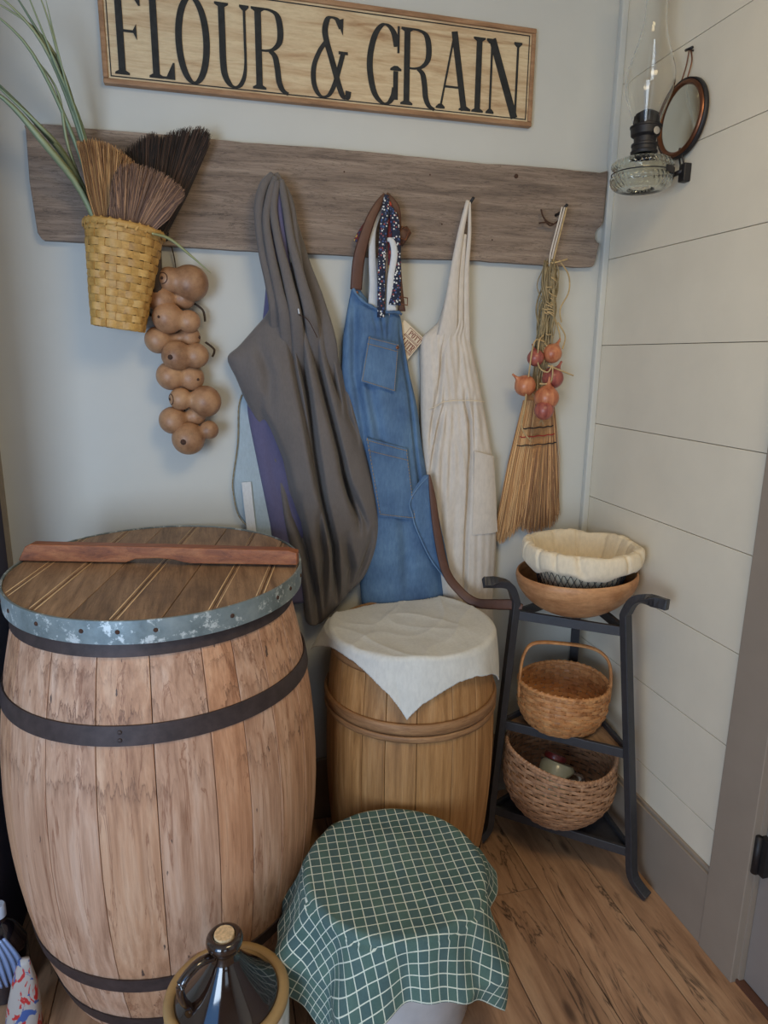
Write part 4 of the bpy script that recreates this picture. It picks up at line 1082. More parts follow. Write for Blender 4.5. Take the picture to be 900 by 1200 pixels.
for k, off in enumerate((-.006, .002, .009)):
    strap(br, 'raffia_loop', [(-.201 + off, -.082, 1.987), (-.210 + off, -.075, 1.93), (-.218 + off, -.06, 1.86), (-.222 + off * .6, -.06, 1.82)], .0026, .0014, M['linen'] if k < 2 else M['straw'])
st_ = G()
for k in range(52):
    x0 = -.220 + rng.uniform(-.020, .022); ph = rng.uniform(0, 6.28); am = rng.uniform(.004, .02)
    pts = []
    zt, zb = 1.845 - rng.uniform(0, .03), rng.uniform(1.44, 1.62)
    for j in range(12):
        t = j / 11; z = zt + (zb - zt) * t
        pts.append((x0 - .012 * t + am * sin(ph + t * 7) * sin(pi * min(1, t * 1.2 + .1)), -.062 + .014 * cos(ph * 2 + t * 6), z))
    sweep(resample(pts, 24), rng.uniform(.0014, .0034), .0014, n=5, g=st_)
put('dry_stem', st_, M['stem'], br, True)
st_ = G()
for k in range(16):
    ph = rng.uniform(0, 6.28); z0 = rng.uniform(1.52, 1.83); pts = []
    for j in range(9):
        a = ph + j * .8; pts.append((-.222 - .02 * (1.85 - z0) + (.014 + .012 * sin(j * 1.3 + ph)) * cos(a), -.066 + .014 * sin(a), z0 - .004 * j + rng.uniform(-.004, .004)))
    sweep(resample(pts, 26), .0020, .0011, n=5, g=st_)
for pts in ([(-.20, -.07, 1.84), (-.165, -.07, 1.80), (-.160, -.07, 1.75), (-.185, -.07, 1.70), (-.178, -.07, 1.66)], [(-.19, -.07, 1.66), (-.162, -.07, 1.62), (-.168, -.07, 1.58)],
            [(-.205, -.07, 1.68), (-.183, -.07, 1.63), (-.178, -.07, 1.60)], [(-.23, -.07, 1.83), (-.205, -.075, 1.835), (-.172, -.07, 1.845)], [(-.235, -.08, 1.60), (-.275, -.09, 1.60), (-.29, -.095, 1.50), (-.30, -.10, 1.40), (-.305, -.10, 1.34), (-.265, -.09, 1.295)],
            [(-.24, -.08, 1.62), (-.262, -.095, 1.60), (-.262, -.10, 1.53), (-.235, -.11, 1.51), (-.22, -.11, 1.53), (-.222, -.11, 1.48), (-.26, -.11, 1.475)], [(-.23, -.10, 1.53), (-.17, -.10, 1.51), (-.14, -.10, 1.50)]):
    sweep(resample(pts, 26), .0026, .0014, n=5, g=st_)
put('raffia_twine', st_, M['straw'], br, True)
tw = G()
for pts in ([(-.215, -.05, 1.945), (-.235, -.05, 1.95), (-.250, -.048, 1.965), (-.256, -.045, 1.985)], [(-.215, -.05, 1.945), (-.240, -.05, 1.948), (-.262, -.048, 1.945)], [(-.20, -.05, 1.955), (-.225, -.05, 1.94), (-.245, -.05, 1.955)]):
    sweep(resample(pts, 12), .0025, n=5, g=tw)
put('twig_end', tw, M['scar'], br, True)

# ------------------------------------------------------------------ oil lamp
LC = (-.112, -.325, 1.985)
lampo = thing('oil_lamp', (LC[0], LC[1], LC[2]), 'glass oil lamp with a tall clear chimney in an iron bracket on the right wall', 'lamp')
rib = lambda a, z: 1 + (.022 * sin(a * 34 + z * 260) if (.008 < z < .034 or .055 < z < .070) else 0)
prof = [(.030, .004), (.050, .0), (.066, .004), (.074, .012), (.078, .024), (.078, .032), (.073, .037), (.072, .045), (.0725, .053), (.077, .058), (.076, .066), (.068, .073), (.050, .079), (.034, .083), (.030, .092)]
inner = [(max(r - .0035, .02), z + (.004 if z < .02 else -.001)) for r, z in prof[::-1]]
put('font', lathe(LC, resample(prof, 40) + resample(inner, 26), 160, mod=rib, closed_prof=True), M['fontglass'], lampo, True)
put('collar', lathe(LC, [(.026, .088), (.033, .089), (.034, .095), (.031, .098), (.031, .106), (.033, .108), (.033, .113), (.027, .116), (.026, .10)], 32, closed_prof=True), M['black'], lampo, True, angle=35)
bp = [(.020, .112), (.027, .114), (.028, .128), (.036, .134), (.038, .150), (.040, .152), (.040, .155), (.032, .157), (.032, .170), (.028, .184), (.014, .192), (.004, .192)]
bo = put('burner', lathe(LC, bp, 40, mod=lambda a, z: 1 + (.02 * sin(a * 20) if .135 < z < .148 else 0)), M['black'], lampo, True, angle=35)
q = lathe((0, 0, 0), [(.0001, 0), (.009, 0), (.009, .004), (.0001, .005)], 16); xform(q, Matrix.Translation((LC[0] + .004, LC[1] - .038, LC[2] + .135)) @ Matrix.Rotation(pi / 2, 4, 'X'))
put('wick_knob', q, M['steel'], bo)
put('prong', sweep([(LC[0] - .039, LC[1] - .01, LC[2] + .150), (LC[0] - .043, LC[1] - .01, LC[2] + .155), (LC[0] - .041, LC[1] - .01, LC[2] + .172)], .0025, n=6), M['black'], bo, True)
cp = [(.033, .156), (.036, .17), (.046, .20), (.057, .232), (.0615, .258), (.059, .285), (.049, .316), (.038, .348), (.030, .382), (.0265, .42), (.026, .47), (.026, .56)]
cpo = resample(cp, 50); cpi = [(r - .0018, z) for r, z in cpo[::-1]]
put('chimney', lathe(LC, cpo + cpi, 64, closed_prof=True), M['glass'], lampo, True)
bk = thing('lamp_bracket', (-.01, -.36, 2.02), 'dark iron wall bracket arm and ring holding the oil lamp', 'bracket')
ring = [(LC[0] + .078 * cos(a), LC[1] + .078 * sin(a), LC[2] + .041) for a in [radians(-75) + radians(75 + 20) * k / 16 for k in range(17)]]
put('ring_arm', sweep(ring, .008, .0018, face=lambda p, u: (p.x - LC[0], p.y - LC[1], 0), square=True), M['black'], bk)
ring2 = [(LC[0] + .0765 * cos(2 * pi * k / 48), LC[1] + .0765 * sin(2 * pi * k / 48), LC[2] + .041) for k in range(48)]
put('ring', sweep(ring2, .0015, n=5, closed=True), M['black'], bk, True)
put('arm', sweep(resample([(LC[0] + .082, LC[1] - .02, LC[2] + .041), (-.022, -.362, 2.03), (-.010, -.364, 2.035)], 8), .006, .003, n=6), M['black'], bk, True)
put('socket', box(-.022, -.0, -.376, -.352, 2.005, 2.05), M['black'], bk, bevel=.003)
put('wire_loop', sweep(resample([(-.014, -.362, 2.045), (-.020, -.355, 2.075), (-.020, -.345, 2.09), (-.012, -.335, 2.075), (-.010, -.345, 2.04)], 20), .0022, n=6), M['black'], bk, True)
rf = thing('lamp_reflector', (-.01, -.335, 2.163), 'round mirror reflector in a copper rim hung on the right wall behind the lamp', 'reflector')
RX = Matrix.Translation((-.016, -.335, 2.163)) @ Matrix.Rotation(-pi / 2, 4, 'Y') @ Matrix.Translation((0, 0, 0))
q = lathe((0, 0, 0), [(.0001, .002), (.076, .004), (.079, .004), (.079, .0), (.0001, -.001)], 64); put('mirror_disc', xform(q, RX), M['mirror'], rf, True, angle=30)
q = lathe((0, 0, 0), [(.077, .004), (.080, .010), (.085, .011), (.090, .006), (.091, -.006), (.078, -.008)], 64, closed_prof=True); put('copper_rim', xform(q, RX), M['brass'], rf, True)
q = lathe((0, 0, 0), [(.090, .005), (.0935, .006), (.0945, -.006), (.0905, -.008)], 64, closed_prof=True); put('outer_edge', xform(q, RX), M['black'], rf, True)
put('hanging_wire', sweep(resample([(-.014, -.314, 2.252), (-.010, -.324, 2.290), (-.012, -.335, 2.325), (-.010, -.345, 2.295), (-.014, -.338, 2.254)], 26), .0018, n=6), M['brass'], rf, True)
q = G(); sweep([(0.0, -.334, 2.323), (-.014, -.334, 2.326)], .0022, n=8, g=q); sweep([(-.014, -.348, 2.324), (-.014, -.322, 2.327)], .0035, n=8, g=q)
tag(put('wall_nail', q, M['black'], None, True), 'dark nail in the right wall from which the round reflector hangs', 'nail')

# ------------------------------------------------------------------ barrels
def barrel(t, c, rf_, z1, widths, mat, thick=.022, phase=0, nz=14, chime=.0):
    cx, cy = c; tot = sum(widths); a = phase
    for w in widths:
        da = 2 * pi * w / tot; V = []; gap = .0007
        g = G(); k = 4; rj = random.uniform(-.0012, .0012)
        for j in range(nz + 1):
            z = z1 * j / nz; r = rf_(z) + rj; ga = gap / r
            for i in range(k): an = a + ga + (da - 2 * ga) * i / (k - 1); V.append((cx + r * cos(an), cy + r * sin(an), z))
            for i in range(k): an = a + ga + (da - 2 * ga) * (k - 1 - i) / (k - 1); V.append((cx + (r - thick) * cos(an), cy + (r - thick) * sin(an), z))
        K = 2 * k; F = []
        for j in range(nz):
            for i in range(K): F.append((j * K + i, j * K + (i + 1) % K, (j + 1) * K + (i + 1) % K, (j + 1) * K + i))
        F += [tuple(range(K))[::-1], tuple(nz * K + i for i in range(K))]
        g.add(V, F); o = put('stave', g, mat, t, True, angle=40, bevel=.0012)
        a += da
def hoop(t, c, rf_, z0, z1, mat, th=.004, name='hoop', rivet=None):
    prof = [(rf_(z0) + .0005, z0), (rf_(z0) + th, z0), (rf_((z0 + z1) / 2) + th * 1.1, (z0 + z1) / 2), (rf_(z1) + th, z1), (rf_(z1) + .0005, z1)]
    o = put(name, lathe((c[0], c[1], 0), prof, 96, closed_prof=True), mat, t, True, angle=35)
    if rivet is not None:
        for dz in (.3, .7):
            z = z0 + (z1 - z0) * dz; r = rf_(z) + th
            q = lathe((0, 0, 0), [(.0001, .003), (.004, .002), (.005, 0), (.0001, 0)][::-1], 10)
            xform(q, Matrix.Translation((c[0] + r * cos(rivet), c[1] + r * sin(rivet), z)) @ Matrix.Rotation(rivet, 4, 'Z') @ Matrix.Rotation(pi / 2, 4, 'Y'))
            put('rivet', q, mat, o)
    return o

BC = (-1.382, -.392)
bigr = lambda z: .374 - .30 * (z - .53) ** 2 - (.0 if z > .2 else .12 * (.2 - z) ** 2)
bb_ = thing('barrel', (BC[0], BC[1], 0), 'large pale oak barrel with iron hoops standing in the left corner', 'barrel')
random.seed(4)
wd = [random.uniform(.7, 1.4) for _ in range(24)]
barrel(bb_, BC, bigr, 1.005, wd, M['stave'], phase=.12)
hoop(bb_, BC, bigr, .968, 1.002, M['iron'], .005)
hoop(bb_, BC, bigr, .795, .835, M['iron'], .004, rivet=radians(-100))
hoop(bb_, BC, bigr, .183, .222, M['iron'], .004)
hoop(bb_, BC, bigr, .034, .076, M['iron'], .004)
put('head', lathe((BC[0], BC[1], 0), [(.0001, .96), (.29, .96), (.29, .985), (.0001, .985)], 48), M['lidwood'], bb_)
put('bottom_head', lathe((BC[0], BC[1], 0), [(.0001, .03), (.262, .03), (.262, .05), (.0001, .05)], 48), M['lidwood'], bb_)
# lid: a plank disc held by a galvanized band, leaning a little to the front
LZ = 1.056; LR = .337; LX, LY = -1.376, -.385
lid = bpy.data.objects.new('lid', None); COL.objects.link(lid); lid.parent = bb_; lid.location = (LX - BC[0], LY - BC[1], 1.006)
lid['label'] = 'round plank lid with a galvanized band'
LIDM = rotabout((LX, LY, LZ), 'X', radians(1.8)) @ rotabout((LX, LY, 0), 'Z', radians(-13))
xs = [-.345, -.262, -.172, -.085, .006, .098, .186, .270, .345]
for a, b in zip(xs, xs[1:]):
    n = 12; up = []; dn = []; Rr = LR - .004
    a, b = max(a, -Rr + .001), min(b, Rr - .001)
    for k in range(n + 1):
        x = a + .0008 + (b - a - .0016) * k / n; h = sqrt(max(1e-6, Rr * Rr - x * x)); up.append((LX + x, LY + h)); dn.append((LX + x, LY - h))
    poly = up + dn[::-1]
    zt = LZ + random.uniform(-.0008, .0008)
    V = [(x, y, zt) for x, y in poly] + [(x, y, LZ - .02) for x, y in poly]; m = len(poly)
    g = G().add(V, [tuple(range(m)), tuple(range(2 * m - 1, m - 1, -1))] + [(i, (i + 1) % m, (i + 1) % m + m, i + m) for i in range(m)])
    put('plank', xform(g, LIDM), M['lidwood'], lid, bevel=.0012)
gm = m_plain('worn_bead', srgb(204, 168, 124), .6)
for x in (-.262, -.172, .006, .186, .270):
    for dx in (-.007, .007):
        xx = x + dx; h = sqrt(LR ** 2 - xx ** 2) - .012
        put('bead', xform(sweep([(LX + xx, LY - h, LZ), (LX + xx, LY + h, LZ)], .0014, .0010, face=(0, 0, 1), n=6), LIDM), gm, lid, True)
BH = .046
put('band', xform(lathe((LX, LY, 0), [(LR - .003, LZ - BH), (LR + .002, LZ - BH - .001), (LR + .003, LZ - BH / 2), (LR + .002, LZ + .002), (LR - .003, LZ + .002)], 120, closed_prof=True), LIDM), M['galv'], lid, True, angle=40)
put('underside', xform(lathe((LX, LY, 0), [(.001, LZ - .036), (LR - .006, LZ - .036), (LR - .006, LZ - .021), (.001, LZ - .021)], 60), LIDM), M['lidwood'], lid)
for deg in (-147, -135, -117, -99, -87, -75, -49, -27, -17, -2, 28, 63, 103, 143, 178):
    a = radians(deg); r = LR + .0025
    q = lathe((0, 0, 0), [(.0001, 0), (.0050, 0), (.0040, .0022), (.0001, .0028)], 12)
    xform(q, LIDM @ Matrix.Translation((LX + r * cos(a), LY + r * sin(a), LZ - .02)) @ Matrix.Rotation(a, 4, 'Z') @ Matrix.Rotation(pi / 2, 4, 'Y'))
    put('nail_head', q, M['scar'], lid)
# slat across the lid
sl = thing('red_brown_board', (-1.38, -.375, LZ), 'long narrow red-brown wooden board lying across the barrel lid', 'board')
A_ = Vector((-1.700, -.285, 0)); B_ = Vector((-1.052, -.462, 0)); L_ = (B_ - A_).length; an = atan2(B_.y - A_.y, B_.x - A_.x)
poly = [(.0, .004), (.018, .036), (.03, .042), (.34, .040), (L_ - .02, .036), (L_, .030), (L_, .0), (L_ * .62, 0.0), (L_ * .585, .004), (L_ * .56, .009), (L_ * .5, .012), (L_ * .42, .009), (L_ * .385, .0), (.0, .0)]
g = extrude_xz(poly, -.016, .016)
xform(g, Matrix.Translation((A_.x, A_.y, LZ + .0052)) @ Matrix.Rotation(an, 4, 'Z'))
put('wood_strip', g, M['red'], sl, bevel=.002)

SCn = (-.702, -.268)
smr = lambda z: .250 - .20 * (z - .43) ** 2
sb = thing('barrel', (SCn[0], SCn[1], 0), 'smaller honey-coloured barrel with wooden hoops under the white cloth', 'barrel')
random.seed(9)
wd = [random.uniform(.75, 1.3) for _ in range(18)]
barrel(sb, SCn, smr, .79, wd, M['stave2'], .016, .3)
def roundhoop(z, t, h, mat, nm='hoop'):
    r = smr(z)
    prof = [(r + .0003, z - h), (r + t * .75, z - h), (r + t, z - h * .5), (r + t, z + h * .5), (r + t * .75, z + h), (r + .0003, z + h)]
    return put(nm, lathe((SCn[0], SCn[1], 0), prof, 96, closed_prof=True, mod=lambda a, zz_: 1 + .003 * sin(a * 3) ), mat, sb, True)
roundhoop(.600, .010, .016, M['hoopwood']); roundhoop(.572, .008, .009, M['hoopwood'])
roundhoop(.075, .010, .03, M['hoopwood']); roundhoop(.112, .004, .003, M['black'], 'wire_hoop'); roundhoop(.75, .008, .014, M['hoopwood'])
put('head', lathe((SCn[0], SCn[1], 0), [(.0001, .768), (.212, .768), (.212, .782), (.0001, .782)], 48), M['stave2'], sb)
put('bottom_head', lathe((SCn[0], SCn[1], 0), [(.0001, .02), (.2, .02), (.2, .035), (.0001, .035)], 48), M['stave2'], sb)

def drape(c, ztop, R, half, rot, cen, waves, n=150, thick=.0025, flare=.02, amp=.02, fray=.0, floorz=.01, round_=.012, sag=0.006, clip=None, rfun=None, drop=1.0, crease=0.0):
    """a square cloth lying over a round top: returns mesh and the flat coordinates for UV"""
    V = []; UV = []
    for j in range(n + 1):
        for i in range(n + 1):
            s = (i / n * 2 - 1) * half; t = (j / n * 2 - 1) * half
            UVp = (s + 2, t + 2)
            if fray and (i in (0, n) or j in (0, n)): s *= 1 + fray * random.uniform(-1, 1); t *= 1 + fray * random.uniform(-1, 1)
            x = s * cos(rot) - t * sin(rot) + cen[0]; y = s * sin(rot) + t * cos(rot) + cen[1]
            r = hypot(x, y); a = atan2(y, x)
            if r <= R:
                z = ztop - sag * (1 - (r / R) ** 2) * (.5 + .5 * fbm(x * 6, y * 6, 2)) + .0016 * fbm(x * 14, y * 14) + .0010 * fbm(x * 40, y * 22, 3)
                X, Y = x, y
            else:
                d = r - R; w = waves(a)
                e = min(1, d / .14)
                rb = round_
                if d < rb * pi / 2:
                    q = d / rb; rr = R + rb * sin(q); z = ztop - rb * (1 - cos(q))
                else:
                    dd = d - rb * pi / 2; off = amp * e * w + flare * e * e
                    rr = R + rb + off; z = ztop - rb - dd * drop * (1 - .05 * e)
                if rfun: rr = max(rr, rfun(z) + .004)
                z += .0015 * fbm(x * 20, y * 20)
                X, Y = rr * cos(a), rr * sin(a)
                if z < floorz: z = floorz
            p = Vector((c[0] + X, c[1] + Y, z))
            if clip: p = clip(p)
            V.append(p); UV.append(UVp)
    if crease:
        for q, (p, w) in enumerate(zip(V, UV)):
            a_, b_ = w[0] * cos(.5) + w[1] * sin(.5), -w[0] * sin(.5) + w[1] * cos(.5)
            r1 = (1 - abs(fbm(a_ * 5, b_ * 2.2, 7)) * 2.2); r2 = (1 - abs(fbm(a_ * 3, b_ * 7, 17)) * 2.4)
            p.z += crease * (max(0, r1) ** 6 + .7 * max(0, r2) ** 6)
    K = n + 1; F = [(j * K + i, j * K + i + 1, (j + 1) * K + i + 1, (j + 1) * K + i) for j in range(n) for i in range(n)]
    return G().add(V, F), UV
def putcloth(name, g, uv, mat, th, label, cat):
    o = put(name, g, mat, None, True, uv=uv); m = o.modifiers.new('s', 'SOLIDIFY'); m.thickness = th; m.offset = 1
    return tag(o, label, cat)
def bigclip(p):   # keep the corner out of the large barrel and the wall
    d = Vector((p.x - BC[0], p.y - BC[1])); rr = bigr(p.z) + .012
    if d.length < rr: d = d.normalized() * rr; p = Vector((BC[0] + d.x, BC[1] + d.y, p.z))
    if p.y > -.09: p.y = -.09
    return p
wv = lambda a: .4 + .35 * sin(5 * a + .6) + .2 * sin(11 * a) + 2.6 * exp(-((((a - radians(160)) + pi) % (2 * pi) - pi) / .42) ** 2)
g, uv = drape(SCn, .797, .232, .250, radians(22), (.009, -.062), wv, 140, flare=.010, amp=.022, fray=.004, sag=.012, round_=.010, clip=bigclip, rfun=lambda z: smr(min(z, .79)) + (.0 if z > .79 else .014), crease=.0045)
putcloth('cloth_cover', g, uv, M['muslin'], .0022, 'white muslin cloth with frayed edges draped over the smaller barrel', 'cloth')

# crock under the green check cloth
CC = (-.870, -.722)
ck = thing('stoneware_crock', (CC[0], CC[1], 0), 'white stoneware crock with a blue mark, under the green checked cloth', 'crock')
cprof = [(.001, .0), (.165, .0), (.178, .01), (.186, .05), (.190, .2), (.192, .33), (.190, .325), (.198, .332), (.200, .352), (.196, .362), (.184, .364), (.178, .35), (.174, .30), (.168, .03), (.001, .025)]
put('body', lathe((CC[0], CC[1], 0), cprof, 80), M['crock'], ck, True, angle=50)
put('wooden_cover', lathe((CC[0], CC[1], 0), [(.001, .366), (.196, .366), (.198, .37), (.196, .377), (.001, .378)], 64), M['stave2'], ck, True, angle=40)
rm = G()
for rr, a0 in ((.018, 0), (.011, 0)):
    pts = []
    for k in range(24):
        t = 2 * pi * k / 24 * (1 if rr > .012 else .8); dx, dz = rr * cos(t) * 1.2, rr * sin(t)
        a = radians(-80) + dx / .191; pts.append((CC[0] + .1925 * cos(a), CC[1] + .1925 * sin(a), .228 + dz))
    sweep(pts, .0016, .0006, face=(0.1, -1, 0), n=4, g=rm)
put('stencil_mark', rm, M['pattyink'], ck, True)
hd = G(); a = radians(-52)
sweep(resample([(CC[0] + .186 * cos(a + d), CC[1] + .186 * sin(a + d), z) if e == 0 else (CC[0] + .215 * cos(a + d), CC[1] + .215 * sin(a + d), z) for d, z, e in ((-.22, .20, 0), (-.12, .212, 1), (0, .214, 1), (.12, .212, 1), (.22, .20, 0))], 20), .012, .009, g=hd)
put('ear_handle', hd, M['crock'], ck, True)
def wv2(a):
    d = (a + pi / 2) # zero at the front
    return .5 + .45 * sin(6 * a + 1.2) + .35 * sin(9 * a + 2.0) + .12 * sin(19 * a)
g, uv = drape(CC, .386, .198, .335, radians(-2), (-.050, .012), wv2, 190, flare=.035, amp=.042, sag=.006, round_=.016, floorz=.012,
              clip=lambda p: p if hypot(p.x - SCn[0], p.y - SCn[1]) > smr(p.z) + .014 else Vector((SCn[0] + (p.x - SCn[0]) / hypot(p.x - SCn[0], p.y - SCn[1]) * (smr(p.z) + .014), SCn[1] + (p.y - SCn[1]) / hypot(p.x - SCn[0], p.y - SCn[1]) * (smr(p.z) + .014), p.z)))
putcloth('checked_cloth', g, uv, M['check'], .002, 'green and white checked cloth draped over the white crock', 'cloth')

# jug
JC = (-1.262, -.850, 0)
jg = thing('stoneware_jug', JC, 'brown and white stoneware jug with a corked neck in front of the large barrel', 'jug')
put('body', lathe(JC, [(.001, 0), (.112, 0), (.122, .01), (.125, .03), (.1265, .255), (.125, .262)], 96), M['jugwhite'], jg, True, angle=40)
put('shoulder_rim', lathe(JC, [(.120, .255), (.1268, .258), (.127, .266), (.122, .272), (.112, .274), (.106, .270), (.100, .262)], 96, closed_prof=True), M['jugrim'], jg, True)
put('shoulder', lathe(JC, resample([(.108, .262), (.104, .272), (.092, .283), (.07, .306), (.05, .330), (.034, .352), (.028, .362), (.027, .380), (.034, .387), (.037, .398), (.034, .408), (.026, .412), (.0215, .408), (.0215, .39)], 60), 96), M['jugbrown'], jg, True)
put('cork', lathe(JC, [(.001, .39), (.019, .39), (.0205, .412), (.0195, .415), (.001, .415)], 32), M['cork'], jg, True, angle=40)
put('handle', sweep(resample([(-1.285, -.86, .374), (-1.312, -.875, .380), (-1.338, -.890, .368), (-1.349, -.897, .350), (-1.345, -.897, .322), (-1.336, -.893, .300), (-1.336, -.893, .282)], 36),
                    [.011] * 30 + [.013] * 6, .008, face=(.5, .3, 1), n=12), M['jugbrown'], jg, True)

# bottle and bag at the left edge
bo_ = thing('bottle', (-1.795, -.46, 0), 'dark plastic bottle with a white cap at the left edge beside the large barrel', 'bottle')
put('body', lathe((-1.795, -.46, 0), resample([(.03, .001), (.052, .003), (.054, .02), (.054, .12), (.050, .14), (.034, .175), (.018, .195), (.014, .205), (.014, .225)], 40), 40), M['bottle'], bo_, True)
put('cap', lathe((-1.795, -.46, 0), [(.001, .246), (.014, .246), (.0165, .242), (.0165, .214), (.0125, .213)], 28), M['cap'], bo_, True, angle=40)
bg_ = thing('gift_bag', (-1.73, -.60, 0), 'white bag printed with red and blue flecks on the floor at the left edge', 'bag')
g = G(); V = []
NB = 16
for j in range(13):
    t = j / 12; z = .004 + .205 * t; hw = .038 * (1 - .70 * t ** 2.0); hd = .030 * (1 - .85 * t ** 1.6)
    for k in range(NB):
        a = 2 * pi * k / NB; rr = (abs(cos(a)) ** 3 + abs(sin(a)) ** 3) ** (-1 / 3) * (1 + .06 * fbm(cos(a) * 3, sin(a) * 3, z * 18))
        V.append((-1.728 + hw * rr * cos(a) + .02 * t, -.60 + hd * rr * sin(a), z))
F = [(j * NB + k, j * NB + (k + 1) % NB, (j + 1) * NB + (k + 1) % NB, (j + 1) * NB + k) for j in range(12) for k in range(NB)]
g.add(V, F + [tuple(range(NB))[::-1], tuple(12 * NB + k for k in range(NB))]); put('sack', g, M['bag'], bg_, True)
g = G()
for k in range(5):
    sweep(resample([(-1.775 + .012 * k, -.56, .10), (-1.785 + .014 * k, -.565, .17), (-1.79 + .008 * k, -.56, .22 + .004 * k)], 12), [.004 + .003 * sin(pi * q / 11) for q in range(12)], .001, n=4, g=g)
tag(put('ribbon_bow', g, M['film'], None, True), 'bundle of blue-grey ribbon ends beside the dark bottle at the left edge', 'ribbon')

# ------------------------------------------------------------------ plant stand
ps = thing('corner_stand', (-.19, -.30, 0), 'three-legged slate-painted iron corner stand holding a bowl and two baskets', 'stand')
SM = M['stand']
ctr = Vector((-.19, -.28, 0))
def leg(bot, top, end, foot, width=.015, th=.011):
    b, t_ = Vector(bot), Vector(top); out = (Vector((t_.x, t_.y, 0)) - ctr).normalized()
    pts = [Vector(foot)] + [b + Vector((0, 0, -.05)) * 0 , b.lerp(t_, .1)] + [b.lerp(t_, k / 8) for k in range(2, 9)]
    e = Vector(end); mid1 = t_.lerp(e, .18) + Vector((0, 0, .035)); mid2 = t_.lerp(e, .5) + Vector((0, 0, .030))
    p1 = resample([Vector(foot), Vector(foot).lerp(b, .45) + Vector((0, 0, -.008)), b, b.lerp(t_, .12)], 14)
    p2 = [b.lerp(t_, k / 12) for k in range(2, 12)]
    p3 = resample([t_, mid1, mid2, e], 16)
    P = p1 + [tuple(q) for q in p2] + p3
    return put('leg', sweep(P, width, th, face=lambda p, u: (out.x, out.y, .01), square=True), SM, ps, bevel=.002, smooth=False)
Lb, Lt = (-.420, -.258, .06), (-.374, -.266, .835)
Rb, Rt = (-.086, -.552, .06), (-.125, -.455, .845)
Bb, Bt = (-.040, -.075, .06), (-.085, -.135, .80)
leg(Lb, Lt, (-.480, -.262, .903), (-.462, -.262, .014))
leg(Rb, Rt, (-.072, -.560, .908), (-.062, -.600, .014))
leg(Bb, Bt, (-.045, -.075, .865), (-.030, -.042, .014), .014, .010)
def at(b, t_, z): b, t_ = Vector(b), Vector(t_); return b.lerp(t_, (z - b.z) / (t_.z - b.z))
for z, nm in ((.795, 0), (.430, 1), (.125, 2)):
    p = [at(Lb, Lt, z), at(Rb, Rt, z), at(Bb, Bt, z)]
    for a, b in ((0, 1), (1, 2), (2, 0)):
        d = (p[b] - p[a]).normalized()
        put('shelf_bar', sweep([p[a] + d * .008, p[b] - d * .008], .006, .014, face=(0, 0, 1), square=True), SM, ps, bevel=.001)
    if nm == 0:
        m = (p[0] + p[1]) / 2
    if nm:
        q = [x.lerp((p[0] + p[1] + p[2]) / 3, .05) for x in p]
        V = [(x.x, x.y, z - .006) for x in q] + [(x.x, x.y, z - .001) for x in q]
        put('shelf_plate', G().add(V, [(0, 1, 2), (3, 5, 4), (0, 3, 4, 1), (1, 4, 5, 2), (2, 5, 3, 0)]), M['standplate'] if nm == 2 else M['lidwood'], ps)

# bowl on the top tier
BWL = (-.188, -.292, .800)
bw = thing('wooden_bowl', BWL, 'turned light-brown wooden bowl on the top tier of the corner stand', 'bowl')
bp = resample([(.001, .0), (.05, .0), (.09, .012), (.135, .042), (.165, .080), (.175, .112), (.173, .128), (.168, .130), (.163, .112), (.152, .082), (.12, .046), (.08, .022), (.001, .016)], 60)
g = lathe(BWL, [(max(r, .001), z) for r, z in bp], 90, sx=1.04, sy=.96); xform(g, rotabout(BWL, 'Y', radians(-2)))
put('bowl_shell', g, M['bowl'], bw, True)
# wire basket in the bowl
WC = (-.180, -.288, .832)
wb = thing('wire_basket', WC, 'black diamond-mesh wire basket sitting inside the wooden bowl', 'basket')
wr_ = lambda t: (.105 + .048 * t, .165 * t)
g = G()
for s in (-1, 1):
    for k in range(44):
        a0 = 2 * pi * k / 44; pts = []
        for j in range(7):
            t = j / 6; r, z = wr_(t); a = a0 + s * t * .60; pts.append((WC[0] + r * cos(a), WC[1] + r * sin(a), WC[2] + z))
        sweep(pts, .0011, n=4, g=g)
stuff(put('wire_mesh', g, M['black'], wb))
for t in (0, 1):
    r, z = wr_(t); put('rim_wire' if t else 'base_wire', sweep([(WC[0] + r * cos(2 * pi * k / 48), WC[1] + r * sin(2 * pi * k / 48), WC[2] + z) for k in range(48)], .003, n=6, closed=True), M['black'], wb, True)
put('base_disc', lathe(WC, [(.001, -.002), (.105, -.002), (.105, .001), (.001, .001)], 40), M['black'], wb)
